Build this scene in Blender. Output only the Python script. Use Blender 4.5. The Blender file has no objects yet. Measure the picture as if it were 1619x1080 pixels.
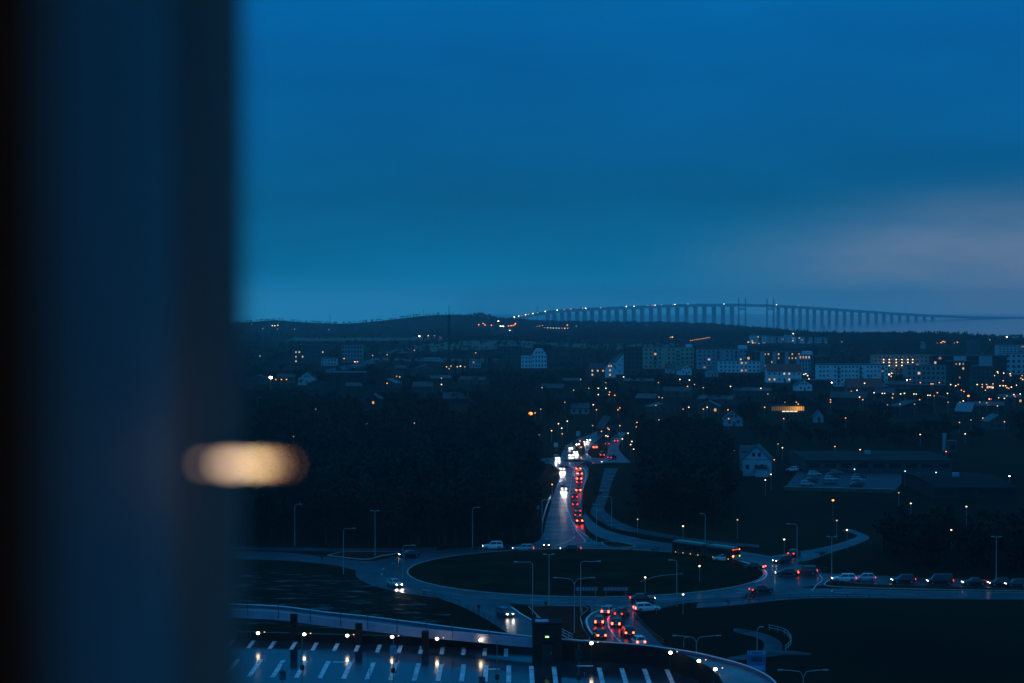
import bpy, math, random
from mathutils import Vector, Matrix
R = math.radians
random.seed(7)
SC = bpy.context.scene
COL = SC.collection

# ------------------------------------------------------------------ camera
FPX, CX, CY, HZ, EYE = 3150.0, 809.5, 540.0, 480.0, 55.0     # focal length, centre, horizon row (photo pixels), eye height (m)
PITCH = math.atan((CY - HZ) / FPX)
cam_d = bpy.data.cameras.new('camera'); cam = bpy.data.objects.new('camera', cam_d); COL.objects.link(cam)
cam.location = (0, 0, EYE); cam.rotation_euler = (math.pi / 2 - PITCH, 0, 0)
cam_d.sensor_width = 36; cam_d.lens = FPX / 1619 * 36
cam_d.clip_start = 0.05; cam_d.clip_end = 60000
cam_d.dof.use_dof = True; cam_d.dof.focus_distance = 480; cam_d.dof.aperture_fstop = 1.6
SC.camera = cam

def srgb(r, g, b):
    f = lambda c: (c / 255 / 12.92) if c / 255 <= .04045 else ((c / 255 + .055) / 1.055) ** 2.4
    return (f(r), f(g), f(b), 1)

# ------------------------------------------------------------------ sky: overcast blue hour
W = bpy.data.worlds.new('World'); SC.world = W; W.use_nodes = True
nt = W.node_tree; N = nt.nodes; L = nt.links; N.clear()
out = N.new('ShaderNodeOutputWorld'); bg = N.new('ShaderNodeBackground'); bg.inputs['Strength'].default_value = 1.0
tc = N.new('ShaderNodeTexCoord'); sep = N.new('ShaderNodeSeparateXYZ'); L.new(tc.outputs['Generated'], sep.inputs[0])
ramp = N.new('ShaderNodeValToRGB'); cr = ramp.color_ramp
stops = [(0.0, (38, 138, 184)), (.007, (14, 124, 172)), (.018, (0, 109, 156)), (.03, (0, 101, 147)), (.05, (0, 92, 138)), (.075, (0, 91, 145)), (.152, (0, 95, 160)), (.4, (22, 124, 194)), (1.0, (62, 140, 202))]
cr.elements[0].position = 0; cr.elements[0].color = srgb(*stops[0][1])
cr.elements[1].position = 1; cr.elements[1].color = srgb(*stops[-1][1])
for p, c in stops[1:-1]:
    e = cr.elements.new(p); e.color = srgb(*c)
L.new(sep.outputs['Z'], ramp.inputs[0])
# paler break in the cloud low in the west
gd = Vector((0.31, 1.0, 0.010)).normalized()
dot = N.new('ShaderNodeVectorMath'); dot.operation = 'DISTANCE'; dot.inputs[1].default_value = gd
mp0 = N.new('ShaderNodeMapping'); mp0.inputs['Scale'].default_value = (1, 1, 3.2)
gz = N.new('ShaderNodeVectorMath'); gz.operation = 'MULTIPLY'; gz.inputs[1].default_value = (1, 1, 4.2)
L.new(tc.outputs['Generated'], gz.inputs[0]); L.new(gz.outputs[0], dot.inputs[0])
dot.inputs[1].default_value = (gd.x, gd.y, gd.z * 4.2)
mr = N.new('ShaderNodeMapRange'); mr.interpolation_type = 'SMOOTHERSTEP'
mr.inputs['From Min'].default_value = .03; mr.inputs['From Max'].default_value = .27
mr.inputs['To Min'].default_value = .95; mr.inputs['To Max'].default_value = 0
L.new(dot.outputs['Value'], mr.inputs['Value'])
# cloud streaks
mp = N.new('ShaderNodeMapping'); mp.inputs['Scale'].default_value = (1, 1, 4.5); L.new(tc.outputs['Generated'], mp.inputs['Vector'])
no = N.new('ShaderNodeTexNoise'); no.inputs['Scale'].default_value = 5; no.inputs['Detail'].default_value = 5; no.inputs['Roughness'].default_value = .5
L.new(mp.outputs[0], no.inputs['Vector'])
nm = N.new('ShaderNodeMapRange'); nm.inputs['From Min'].default_value = .3; nm.inputs['From Max'].default_value = .7
nm.inputs['To Min'].default_value = .9; nm.inputs['To Max'].default_value = 1.1; L.new(no.outputs['Fac'], nm.inputs['Value'])
no2 = N.new('ShaderNodeTexNoise'); no2.inputs['Scale'].default_value = 13; no2.inputs['Detail'].default_value = 6; no2.inputs['Roughness'].default_value = .55; L.new(mp.outputs[0], no2.inputs['Vector'])
nm2 = N.new('ShaderNodeMapRange'); nm2.inputs['From Min'].default_value = .35; nm2.inputs['From Max'].default_value = .7
nm2.inputs['To Min'].default_value = .55; nm2.inputs['To Max'].default_value = 1.12; L.new(no2.outputs['Fac'], nm2.inputs['Value'])
gm = N.new('ShaderNodeMath'); gm.operation = 'MULTIPLY'; L.new(mr.outputs[0], gm.inputs[0]); L.new(nm2.outputs[0], gm.inputs[1])
mix = N.new('ShaderNodeMix'); mix.data_type = 'RGBA'; L.new(gm.outputs[0], mix.inputs['Factor']); L.new(ramp.outputs[0], mix.inputs['A'])
mix.inputs['B'].default_value = srgb(110, 130, 158)
mul = N.new('ShaderNodeMix'); mul.data_type = 'RGBA'; mul.blend_type = 'MULTIPLY'; mul.inputs['Factor'].default_value = 1
L.new(mix.outputs['Result'], mul.inputs['A']); L.new(nm.outputs[0], mul.inputs['B'])
# what is left of the clear twilight sky above the cloud (the sun is below the horizon)
sky = N.new('ShaderNodeTexSky'); sky.sky_type = 'NISHITA'; sky.sun_disc = False; sky.sun_elevation = R(-4); sky.sun_rotation = R(20)
sk = N.new('ShaderNodeMix'); sk.data_type = 'RGBA'; sk.blend_type = 'ADD'; sk.inputs['Factor'].default_value = .01
L.new(mul.outputs['Result'], sk.inputs['A']); L.new(sky.outputs[0], sk.inputs['B'])
L.new(sk.outputs['Result'], bg.inputs['Color']); L.new(bg.outputs[0], out.inputs['Surface'])

SC.view_settings.view_transform = 'Standard'; SC.view_settings.look = 'None'
SC.view_settings.exposure = 0; SC.view_settings.gamma = 1
SC.render.engine = 'CYCLES'
SC.cycles.use_denoising = True
SC.cycles.max_bounces = 4; SC.cycles.volume_bounces = 1; SC.cycles.diffuse_bounces = 2; SC.cycles.glossy_bounces = 2
SC.cycles.sample_clamp_indirect = 4

# ------------------------------------------------------------------ helpers
def at(px, py, z=0.0):
    """point at height z that the photo shows at pixel px, py"""
    u = (CY - py) / FPX; v = (px - CX) / FPX
    d = Vector((v, math.cos(PITCH) + u * math.sin(PITCH), -math.sin(PITCH) + u * math.cos(PITCH)))
    t = (z - EYE) / d.z
    return Vector((0, 0, EYE)) + d * t

def atD(px, py, D):
    u = (CY - py) / FPX; v = (px - CX) / FPX
    d = Vector((v, math.cos(PITCH) + u * math.sin(PITCH), -math.sin(PITCH) + u * math.cos(PITCH)))
    return Vector((0, 0, EYE)) + d * (D / d.y)

def proj(p):
    y = p[1]; z = p[2] - EYE
    f = y * math.cos(PITCH) - z * math.sin(PITCH); u = y * math.sin(PITCH) + z * math.cos(PITCH)
    return CX + FPX * p[0] / f, CY - FPX * u / f

def tag(o, label=None, cat=None, group=None, kind=None):
    if label: o['label'] = label
    if cat: o['category'] = cat
    if group: o['group'] = group
    if kind: o['kind'] = kind
    return o

def link(name, data, parent=None, loc=None, rz=None):
    o = bpy.data.objects.new(name, data); COL.objects.link(o)
    if parent: o.parent = parent
    if loc is not None: o.location = loc
    if rz is not None: o.rotation_euler = (0, 0, rz)
    return o

def empty(name, loc=(0, 0, 0), rz=0):
    o = link(name, None, None, loc, rz); o.empty_display_size = .5
    return o

class MB:
    def __init__(s): s.v = []; s.f = []
    def add(s, vs, fs):
        n = len(s.v); s.v += [tuple(v) for v in vs]; s.f += [tuple(i + n for i in f) for f in fs]; return s
    def box(s, x0, x1, y0, y1, z0, z1):
        return s.add([(x0, y0, z0), (x1, y0, z0), (x1, y1, z0), (x0, y1, z0), (x0, y0, z1), (x1, y0, z1), (x1, y1, z1), (x0, y1, z1)],
                     [(3, 2, 1, 0), (4, 5, 6, 7), (0, 1, 5, 4), (1, 2, 6, 5), (2, 3, 7, 6), (3, 0, 4, 7)])
    def tube(s, pts, rad, n=6, cap=True):
        pts = [Vector(p) for p in pts]; rads = rad if isinstance(rad, (list, tuple)) else [rad] * len(pts)
        vs = []
        for i, p in enumerate(pts):
            d = (pts[min(i + 1, len(pts) - 1)] - pts[max(i - 1, 0)]).normalized()
            a = d.cross(Vector((0, 0, 1)))
            if a.length < .01: a = Vector((1, 0, 0))
            a.normalize(); b = d.cross(a)
            for k in range(n):
                t = 2 * math.pi * k / n
                vs.append(p + (a * math.cos(t) + b * math.sin(t)) * rads[i])
        fs = []
        for i in range(len(pts) - 1):
            for k in range(n):
                k2 = (k + 1) % n
                fs.append((i * n + k, i * n + k2, (i + 1) * n + k2, (i + 1) * n + k))
        if cap:
            fs.append(tuple(range(n))); fs.append(tuple((len(pts) - 1) * n + k for k in reversed(range(n))))
        return s.add(vs, fs)
    def cyl_y(s, cx, cy, cz, r, w, n=14):
        vs = []; fs = []
        for y in (cy - w / 2, cy + w / 2):
            for k in range(n):
                t = 2 * math.pi * k / n; vs.append((cx + r * math.cos(t), y, cz + r * math.sin(t)))
        for k in range(n): fs.append((k, (k + 1) % n, n + (k + 1) % n, n + k))
        fs.append(tuple(reversed(range(n)))); fs.append(tuple(range(n, 2 * n)))
        return s.add(vs, fs)
    def sphere(s, c, r, nu=10, nv=6, sz=1.0):
        vs = []; fs = []
        for j in range(nv + 1):
            ph = math.pi * j / nv
            for i in range(nu):
                t = 2 * math.pi * i / nu
                vs.append((c[0] + r * math.sin(ph) * math.cos(t), c[1] + r * math.sin(ph) * math.sin(t), c[2] + r * sz * math.cos(ph)))
        for j in range(nv):
            for i in range(nu):
                fs.append((j * nu + i, (j + 1) * nu + i, (j + 1) * nu + (i + 1) % nu, j * nu + (i + 1) % nu))
        return s.add(vs, fs)
    def poly(s, pts, z0, z1):
        """closed outline pts (x, y) as a solid slab"""
        n = len(pts)
        vs = [(p[0], p[1], z0) for p in pts] + [(p[0], p[1], z1) for p in pts]
        fs = [tuple(range(n, 2 * n)), tuple(reversed(range(n)))] + [(i, (i + 1) % n, n + (i + 1) % n, n + i) for i in range(n)]
        return s.add(vs, fs)
    def strip(s, A, B):
        n = len(A)
        return s.add(list(A) + list(B), [(i, i + 1, n + i + 1, n + i) for i in range(n - 1)])
    def mesh(s, name, m=None, smooth=False):
        me = bpy.data.meshes.new(name); me.from_pydata(s.v, [], s.f); me.update()
        if m: me.materials.append(m)
        if smooth: me.polygons.foreach_set('use_smooth', [True] * len(me.polygons))
        return me
    def build(s, name, m, parent=None, loc=None, rz=None, smooth=False):
        return link(name, s.mesh(name, m, smooth), parent, loc, rz)

def struct(name, mb, m, parent=None):
    o = mb.build(name, m, parent)
    if not parent: o['kind'] = 'structure'
    return o

def catmull(P, k=6):
    P = [Vector(p) for p in P]; o = []
    for i in range(len(P) - 1):
        a = P[max(i - 1, 0)]; b = P[i]; c = P[i + 1]; d = P[min(i + 2, len(P) - 1)]
        for j in range(k):
            t = j / k
            o.append(.5 * ((2 * b) + (c - a) * t + (2 * a - 5 * b + 4 * c - d) * t * t + (3 * b - a - 3 * c + d) * t ** 3))
    o.append(P[-1]); return o

def offset_strip(P, w):
    A = []; B = []
    for i, p in enumerate(P):
        d = P[min(i + 1, len(P) - 1)] - P[max(i - 1, 0)]; d.z = 0
        n = Vector((-d.y, d.x, 0)).normalized() * (w / 2); A.append(p + n); B.append(p - n)
    return A, B

def lerp_table(T, x):
    if x <= T[0][0]: return T[0][1]
    for (a, fa), (b, fb) in zip(T, T[1:]):
        if x <= b: return fa + (fb - fa) * (x - a) / (b - a)
    return T[-1][1]

# ------------------------------------------------------------------ materials
MATS = {}
def mat(name, col, rough=.7, spec=.3, metal=0., noise=0., nscale=1., emit=None, strength=0., bump=0., bscale=20., rvar=0., stretch=None, coat=0.):
    if name in MATS: return MATS[name]
    m = bpy.data.materials.new(name); m.use_nodes = True; MATS[name] = m
    t = m.node_tree; b = t.nodes['Principled BSDF']
    col = tuple(col)[:3] + (1,)
    b.inputs['Base Color'].default_value = col; b.inputs['Roughness'].default_value = rough
    b.inputs['Specular IOR Level'].default_value = spec; b.inputs['Metallic'].default_value = metal
    if coat: b.inputs['Coat Weight'].default_value = coat
    if emit:
        b.inputs['Emission Color'].default_value = tuple(emit)[:3] + (1,); b.inputs['Emission Strength'].default_value = strength
    g = None
    if noise or rvar or bump:
        g = t.nodes.new('ShaderNodeNewGeometry')
        mpn = t.nodes.new('ShaderNodeMapping'); t.links.new(g.outputs['Position'], mpn.inputs['Vector'])
        if stretch: mpn.inputs['Scale'].default_value = stretch
    if noise:
        n = t.nodes.new('ShaderNodeTexNoise'); n.inputs['Scale'].default_value = nscale; n.inputs['Detail'].default_value = 5
        t.links.new(mpn.outputs[0], n.inputs['Vector'])
        r = t.nodes.new('ShaderNodeMapRange'); r.inputs['From Min'].default_value = .3; r.inputs['From Max'].default_value = .7
        r.inputs['To Min'].default_value = 1 - noise; r.inputs['To Max'].default_value = 1 + noise
        t.links.new(n.outputs['Fac'], r.inputs['Value'])
        x = t.nodes.new('ShaderNodeMix'); x.data_type = 'RGBA'; x.blend_type = 'MULTIPLY'; x.inputs['Factor'].default_value = 1
        x.inputs['A'].default_value = col; t.links.new(r.outputs[0], x.inputs['B']); t.links.new(x.outputs['Result'], b.inputs['Base Color'])
    if rvar:
        n = t.nodes.new('ShaderNodeTexNoise'); n.inputs['Scale'].default_value = nscale * .6; n.inputs['Detail'].default_value = 4
        t.links.new(mpn.outputs[0], n.inputs['Vector'])
        r = t.nodes.new('ShaderNodeMapRange'); r.inputs['From Min'].default_value = .35; r.inputs['From Max'].default_value = .65
        r.inputs['To Min'].default_value = max(rough - rvar, .03); r.inputs['To Max'].default_value = min(rough + rvar, 1)
        t.links.new(n.outputs['Fac'], r.inputs['Value']); t.links.new(r.outputs[0], b.inputs['Roughness'])
    if bump:
        n = t.nodes.new('ShaderNodeTexNoise'); n.inputs['Scale'].default_value = bscale; n.inputs['Detail'].default_value = 3
        t.links.new(mpn.outputs[0], n.inputs['Vector'])
        bp = t.nodes.new('ShaderNodeBump'); bp.inputs['Strength'].default_value = bump; bp.inputs['Distance'].default_value = .05
        t.links.new(n.outputs['Fac'], bp.inputs['Height']); t.links.new(bp.outputs[0], b.inputs['Normal'])
    return m

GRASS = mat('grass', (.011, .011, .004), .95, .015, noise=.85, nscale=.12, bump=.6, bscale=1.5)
WETFIELD = mat('wet_field', (.009, .009, .004), .9, .02, noise=.5, nscale=.05, bump=.3, bscale=1.0)
def puddles(m):
    """patches of standing water in the grass"""
    t = m.node_tree; b = t.nodes['Principled BSDF']
    g = t.nodes.new('ShaderNodeNewGeometry'); mp_ = t.nodes.new('ShaderNodeMapping'); mp_.inputs['Scale'].default_value = (.16, .42, 1)
    n = t.nodes.new('ShaderNodeTexNoise'); n.inputs['Scale'].default_value = 1; n.inputs['Detail'].default_value = 7; n.inputs['Roughness'].default_value = .62
    t.links.new(g.outputs['Position'], mp_.inputs['Vector']); t.links.new(mp_.outputs[0], n.inputs['Vector'])
    for sock, a, z in (('Roughness', .9, .2), ('Specular IOR Level', .015, .3)):
        r = t.nodes.new('ShaderNodeMapRange'); r.inputs['From Min'].default_value = .53; r.inputs['From Max'].default_value = .68
        r.inputs['To Min'].default_value = a; r.inputs['To Max'].default_value = z
        t.links.new(n.outputs['Fac'], r.inputs['Value']); t.links.new(r.outputs[0], b.inputs[sock])
puddles(WETFIELD)
SOIL = mat('soil', (.06, .012, .005), .95, .03, noise=.4, nscale=.5, bump=.5, bscale=3)
FIELD = mat('field', (.10, .10, .075), .9, .15, noise=.35, nscale=.02)
ASPHALT = mat('wet_asphalt', (.016, .014, .026), .34, .11, noise=.35, nscale=.25, rvar=.06, bump=.12, bscale=9)
PATH = mat('wet_path', (.02, .019, .027), .45, .06, noise=.3, nscale=.4, rvar=.12)
PAINT = mat('road_paint', (.7, .7, .68), .35, .5, noise=.3, nscale=1.2)
WORN = mat('worn_paint', (.5, .52, .54), .4, .3, noise=.55, nscale=.9)
KERB = mat('kerb_stone', (.36, .35, .33), .5, .4, noise=.25, nscale=1.5)
CONC = mat('wet_concrete', (.34, .34, .44), .5, .4, noise=.22, nscale=.35, rvar=.1)
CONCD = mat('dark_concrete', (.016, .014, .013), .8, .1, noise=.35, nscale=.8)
DECK = mat('deck_asphalt', (.022, .024, .032), .13, .2, noise=.35, nscale=.3, rvar=.06, bump=.16, bscale=1.4, stretch=(1, .5, 1))
STEEL = mat('galvanised_steel', (.42, .43, .44), .42, .5, metal=.35, noise=.12, nscale=3)
RAILM = mat('rail_steel', (.5, .5, .5), .35, .5, metal=.3)
DARKMETAL = mat('dark_metal', (.03, .03, .03), .5, .4)
BARK = mat('bark', (.045, .038, .03), .9, .1, noise=.4, nscale=4)
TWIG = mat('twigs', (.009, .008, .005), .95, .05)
CONIF = mat('conifer_needles', (.015, .026, .014), .9, .1)
SHRUB = mat('shrub_twigs', (.028, .027, .018), .95, .05)
WATER = mat('sea_water', (.14, .16, .16), .08, .5, noise=.25, nscale=.003)
GLASS = mat('window_glass', (.014, .018, .022), .12, .6)
TYRE = mat('tyre', (.012, .012, .012), .8, .2)
RIM = mat('rim', (.35, .35, .36), .4, .5, metal=.7)
PLATE = mat('number_plate', (.7, .7, .65), .5, .3)
LIT_WARM = mat('lit_window_warm', (.5, .4, .2), .5, emit=(1, .5, .17), strength=.8)
LIT_PALE = mat('lit_window_pale', (.5, .45, .3), .5, emit=(1, .72, .4), strength=.75)
LIT_DIM = mat('lit_window_dim', (.4, .25, .12), .5, emit=(1, .42, .15), strength=.35)
HEAD = mat('headlight_glass', (.8, .8, .8), .2, emit=(1, .91, .76), strength=260)
HEADM = mat('headlight_dipped', (.8, .8, .8), .2, emit=(1, .93, .82), strength=20)
HEADN = mat('headlight_near', (.8, .8, .8), .2, emit=(1, .92, .78), strength=60)
HEADOFF = mat('headlight_off', (.5, .5, .52), .2)
TAIL = mat('tail_light_glass', (.4, .02, .02), .3, emit=(1, .035, .02), strength=5)
BRAKE = mat('brake_light_glass', (.5, .02, .02), .3, emit=(1, .032, .009), strength=85)
STOP = mat('stop_light_glass', (.5, .02, .02), .3, emit=(1, .05, .02), strength=26)
TAILOFF = mat('tail_light_off', (.25, .015, .015), .25)
AMBER = mat('amber_marker', (.5, .25, .02), .3, emit=(1, .42, .04), strength=3)

def lamp_mat(kind):
    return {'o': mat('lamp_sodium', (.5, .3, .1), .4, emit=(1, .36, .085), strength=2.5),
            'O': mat('lamp_sodium_bright', (.5, .3, .1), .4, emit=(1, .22, .03), strength=4.5),
            'w': mat('lamp_warm_white', (.5, .45, .3), .4, emit=(1, .70, .38), strength=3.4),
            'W': mat('lamp_white_bright', (.6, .6, .5), .4, emit=(1, .90, .72), strength=14),
            'd': mat('lamp_dim', (.4, .3, .2), .4, emit=(1, .55, .25), strength=1.0),
            'r': mat('lamp_red', (.4, .03, .03), .4, emit=(1, .05, .05), strength=2.5),
            'b': mat('lamp_cool_white', (.4, .5, .5), .4, emit=(.75, .95, 1), strength=2.6)}[kind]

# ------------------------------------------------------------------ terrain and sea
SEA_Z = -15.0
RIDGE = [(x, y) for x, y in [(-1400, 12), (-640, 13), (-590, 13), (-520, 19), (-465, 14), (-400, 11), (-350, 11), (-300, 16), (-250, 21), (-225, 25), (-190, 29), (-150, 31), (-95, 31), (-75, 28), (-48, 20), (-20, 14), (20, 13), (60, 9), (200, 7), (330, 6), (430, 3), (480, 0), (2600, 0)]]
MOUND = [(-200, 0), (-130, 2), (-60, 8), (0, 9), (60, 5), (110, 0)]
def coast(x):
    t = min(max((x - 430) / 140, 0), 1); t = t * t * (3 - 2 * t)
    return 4750 + (3080 - 4750) * t
def hgt(x, y):
    if y < 1500: return 0.0
    z = lerp_table(RIDGE, x) * math.exp(-((y - 4350) / 330) ** 2)
    z += lerp_table(MOUND, x) * math.exp(-((y - 2450) / 200) ** 2)
    if x > 300: z += 4.5 * math.exp(-((y - 2850) / 260) ** 2) * min((x - 300) / 150, 1) * (1 if x < 800 else max(0, 1 - (x - 800) / 60))
    d = y - coast(x)
    if d > 0: z -= min(d / 250, 1) * 25
    return z

gx = [-2600 + 40 * i for i in range(131)]
gy = [-250, 0, 250, 500, 900, 1300] + [1500 + 40 * i for i in range(95)]
mb = MB()
mb.v = [(x, y, hgt(x, y)) for y in gy for x in gx]
nx = len(gx)
mb.f = [(j * nx + i, j * nx + i + 1, (j + 1) * nx + i + 1, (j + 1) * nx + i) for j in range(len(gy) - 1) for i in range(nx - 1)]
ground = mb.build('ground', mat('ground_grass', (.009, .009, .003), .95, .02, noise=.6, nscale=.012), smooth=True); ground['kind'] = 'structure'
struct('sea', MB().add([(-77, 2700, SEA_Z), (5800, 2700, SEA_Z), (5800, 13000, SEA_Z), (-370, 13000, SEA_Z)], [(0, 1, 2, 3)]), WATER)

LAYER = [0.02]
def layer():
    LAYER[0] += .006
    return LAYER[0]

def px_poly(name, pts, m, z=None, h=0.0):
    z = layer() if z is None else z
    P = [at(x, y, 0) for x, y in pts]
    if h: return struct(name, MB().poly([(p.x, p.y) for p in P], -.02, z + h), m)
    return struct(name, MB().add([(p.x, p.y, z) for p in P], [tuple(range(len(P)))]), m)

def px_road(name, pairs, m=ASPHALT, z=None, k=6):
    z = layer() if z is None else z
    A = catmull([at(*a) for a, b in pairs], k); B = catmull([at(*b) for a, b in pairs], k)
    for v in A + B: v.z = z
    return struct(name, MB().strip(A, B), m)

def on_terrain_poly(name, pts, m, dz=.5):
    """field patch that follows the terrain: quads between two edge lists"""
    (a0, a1), (b0, b1) = pts
    n = 14; k = 5; V = []; F = []
    for j in range(k + 1):
        for i in range(n + 1):
            p = (Vector(a0).lerp(Vector(a1), i / n)).lerp(Vector(b0).lerp(Vector(b1), i / n), j / k)
            wob = 12 * math.sin(i * 1.3 + j) if j in (0, k) else 0
            V.append((p.x, p.y + wob, hgt(p.x, p.y + wob) + dz))
    for j in range(k):
        for i in range(n):
            F.append((j * (n + 1) + i, j * (n + 1) + i + 1, (j + 1) * (n + 1) + i + 1, (j + 1) * (n + 1) + i))
    o = MB().add(V, F).build(name, m, smooth=True); o['kind'] = 'structure'

on_terrain_poly('field', (((40, 2350), (190, 2380)), ((50, 2700), (230, 2720))), FIELD)
on_terrain_poly('field', (((-150, 2150), (40, 2300)), ((-120, 2480), (30, 2560))), FIELD)
on_terrain_poly('field', (((-330, 2900), (-90, 2950)), ((-350, 3180), (-100, 3200))), FIELD)
on_terrain_poly('field', (((-130, 1900), (-20, 1850)), ((-150, 1990), (-10, 1960))), FIELD)

# roundabout
RC = Vector((15.0, 408.0)); RI, RO = 36.5, 47.0
def circle(c, r, n=96, a0=0, a1=2 * math.pi):
    return [Vector((c[0] + r * math.cos(a0 + (a1 - a0) * i / n), c[1] + r * math.sin(a0 + (a1 - a0) * i / n), 0)) for i in range(n + 1)]
def ring(name, c, r0, r1, z, m, n=96):
    A = circle(c, r0, n); B = circle(c, r1, n)
    for v in A + B: v.z = z
    return struct(name, MB().strip(A, B), m)

px_poly('field', [(330, 905), (470, 905), (560, 915), (620, 935), (690, 962), (752, 990), (752, 1004), (330, 985)], WETFIELD, z=.012)
px_road('road', [((330, 863), (330, 868.5)), ((480, 866), (480, 871.5)), ((600, 867), (600, 873)), ((690, 865), (690, 872))])
px_road('road', [((330, 871), (330, 884)), ((440, 873), (440, 886)), ((520, 881), (520, 893)), ((575, 887), (565, 903)), ((640, 886), (600, 916))])
px_road('road', [((800, 866), (1010, 868)), ((846, 858), (950, 858)), ((859, 844), (929, 848)), ((862, 830), (923, 832)), ((868, 808), (920, 806)), ((879, 770), (922, 775)), ((885, 751), (929, 755)), ((878, 739), (930, 741)), ((862, 729), (925, 732))])
px_road('road', [((921, 815), (926, 812)), ((930, 838), (945, 831)), ((960, 854), (985, 846)), ((1030, 867), (1050, 858)), ((1120, 879), (1140, 868)), ((1190, 893), (1220, 880)), ((1235, 905), (1265, 893)), ((1270, 914), (1300, 902))])
px_road('road', [((1240, 893), (1250, 932)), ((1300, 906), (1305, 926)), ((1400, 911), (1400, 925)), ((1500, 915), (1500, 928)), ((1650, 919), (1650, 932))])
px_road('road', [((1110, 938), (1100, 962)), ((1160, 935), (1165, 957)), ((1230, 930), (1240, 949)), ((1310, 931), (1315, 946)), ((1450, 934.5), (1450, 947)), ((1650, 937), (1650, 949))])
px_road('road', [((1205, 882), (1240, 894)), ((1245, 875), (1280, 886)), ((1300, 866), (1318, 873)), ((1345, 853), (1360, 859)), ((1354, 846), (1374, 849)), ((1330, 839), (1345, 837))], ASPHALT)
px_road('road', [((620, 918), (790, 944)), ((690, 945), (807, 957)), ((731, 960), (817, 966)), ((776, 984), (847, 984)), ((802, 1001), (877, 1001)), ((840, 1024), (912, 1024))])
px_road('road', [((930, 952), (1080, 955)), ((934, 970), (1006, 972)), ((924, 982), (1012, 986)), ((929, 996), (1024, 998)), ((938, 1007), (1035, 1009)), ((956, 1026), (1056, 1028))])
ring('road', RC, RI - .3, RO, layer(), ASPHALT)
px_road('path', [((956, 741), (977, 741)), ((950, 765), (967, 765)), ((943, 790), (960, 790)), ((934, 808), (955, 806)), ((940, 819), (966, 816)), ((967, 834), (987, 829)), ((1010, 844), (1022, 839)), ((1100, 857.5), (1105, 853)), ((1200, 866), (1200, 862))], PATH)
px_road('path', [((1160, 994), (1160, 1000)), ((1190, 998), (1185, 1006)), ((1218, 1006), (1202, 1012)), ((1236, 1018), (1208, 1020)), ((1232, 1032), (1205, 1028)), ((1200, 1042), (1190, 1034)), ((1150, 1046), (1150, 1040))], PATH)
px_road('path', [((1215, 1030), (1210, 1040)), ((1250, 1030), (1250, 1036)), ((1285, 1034), (1280, 1037))], PATH)
# far junction and the streets beyond it
c2 = at(909, 729); 
struct('road', MB().add([(p.x, p.y, layer() if i < 0 else LAYER[0]) for i, p in enumerate(circle((c2.x, c2.y), 15, 48)[:-1])], [tuple(range(48))]), ASPHALT)
px_road('road', [((885, 728), (940, 728)), ((890, 714), (929, 716)), ((899, 703), (938, 703)), ((915, 694), (948, 694)), ((936, 686), (960, 685)), ((955, 676), (968, 675))])
px_road('road', [((944, 733), (998, 732)), ((958, 721), (986, 721)), ((962, 708), (978, 708)), ((966, 694), (984, 694)), ((975, 684), (990, 684))])
px_road('road', [((500, 588), (505, 592)), ((560, 575), (575, 579)), ((600, 565), (615, 567))], PATH)

# islands and kerbs
def island(pts, m=SOIL, h=.1):
    P = catmull([at(x, y) for x, y in pts] + [at(*pts[0])], 5)
    struct('traffic_island', MB().poly([(p.x, p.y) for p in P[:-1]], -.03, .08 + h), m)
    c = sum(P[:-1], Vector()) / (len(P) - 1)
    A = []; B = []
    for p in P:
        d = (p - c).normalized(); A.append(p + d * .05); B.append(p + d * .32)
    mbk = MB()
    n = len(P)
    vs = [(a.x, a.y, .195) for a in A] + [(b.x, b.y, .195) for b in B] + [(b.x, b.y, 0) for b in B]
    fs = [(i, i + 1, n + i + 1, n + i) for i in range(n - 1)] + [(n + i, n + i + 1, 2 * n + i + 1, 2 * n + i) for i in range(n - 1)]
    struct('kerb', mbk.add(vs, fs), KERB)
island([(836, 960), (925, 961), (917, 976), (921, 994), (932, 1012), (900, 1010), (866, 988)])
island([(952, 858), (975, 858), (1003, 864), (990, 866), (962, 865)], SOIL)
island([(1306, 923), (1318, 917.5), (1360, 924), (1450, 927.5), (1640, 933), (1640, 935), (1450, 932), (1320, 928)], SOIL)
island([(520, 879), (545, 874), (612, 873.5), (628, 875), (600, 880), (577, 885)], SOIL)
island([(906, 697), (918, 697), (924, 707), (925, 716), (919, 722), (911, 712)], GRASS)
island([(889, 737.5), (903, 738.5), (899, 741), (893, 741.5)], GRASS, .08)
ic = at(909, 729)
struct('traffic_island', MB().poly([(p.x, p.y) for p in circle((ic.x, ic.y), 4.5, 32)[:-1]], 0, .2), GRASS)
# central island: low dome
dv = [(RC.x, RC.y, 1.3)]; df = []
for j, (rr, z) in enumerate([(12, 1.2), (24, .8), (32, .35), (RI - .35, .2)]):
    for k in range(64):
        t = 2 * math.pi * k / 64; dv.append((RC.x + rr * math.cos(t), RC.y + rr * math.sin(t), z))
df += [(0, 1 + k, 1 + (k + 1) % 64) for k in range(64)]
for j in range(3):
    for k in range(64):
        a = 1 + j * 64; b = 1 + (j + 1) * 64
        df.append((a + k, b + k, b + (k + 1) % 64, a + (k + 1) % 64))
struct('traffic_island', MB().add(dv, df), GRASS)
A = circle(RC, RI - .2); B = circle(RC, RI + .05); C_ = circle(RC, RI + .05)
for v in A + B: v.z = .24
mbk = MB().strip(A, B).strip(B, C_); struct('kerb', mbk, KERB)

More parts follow.
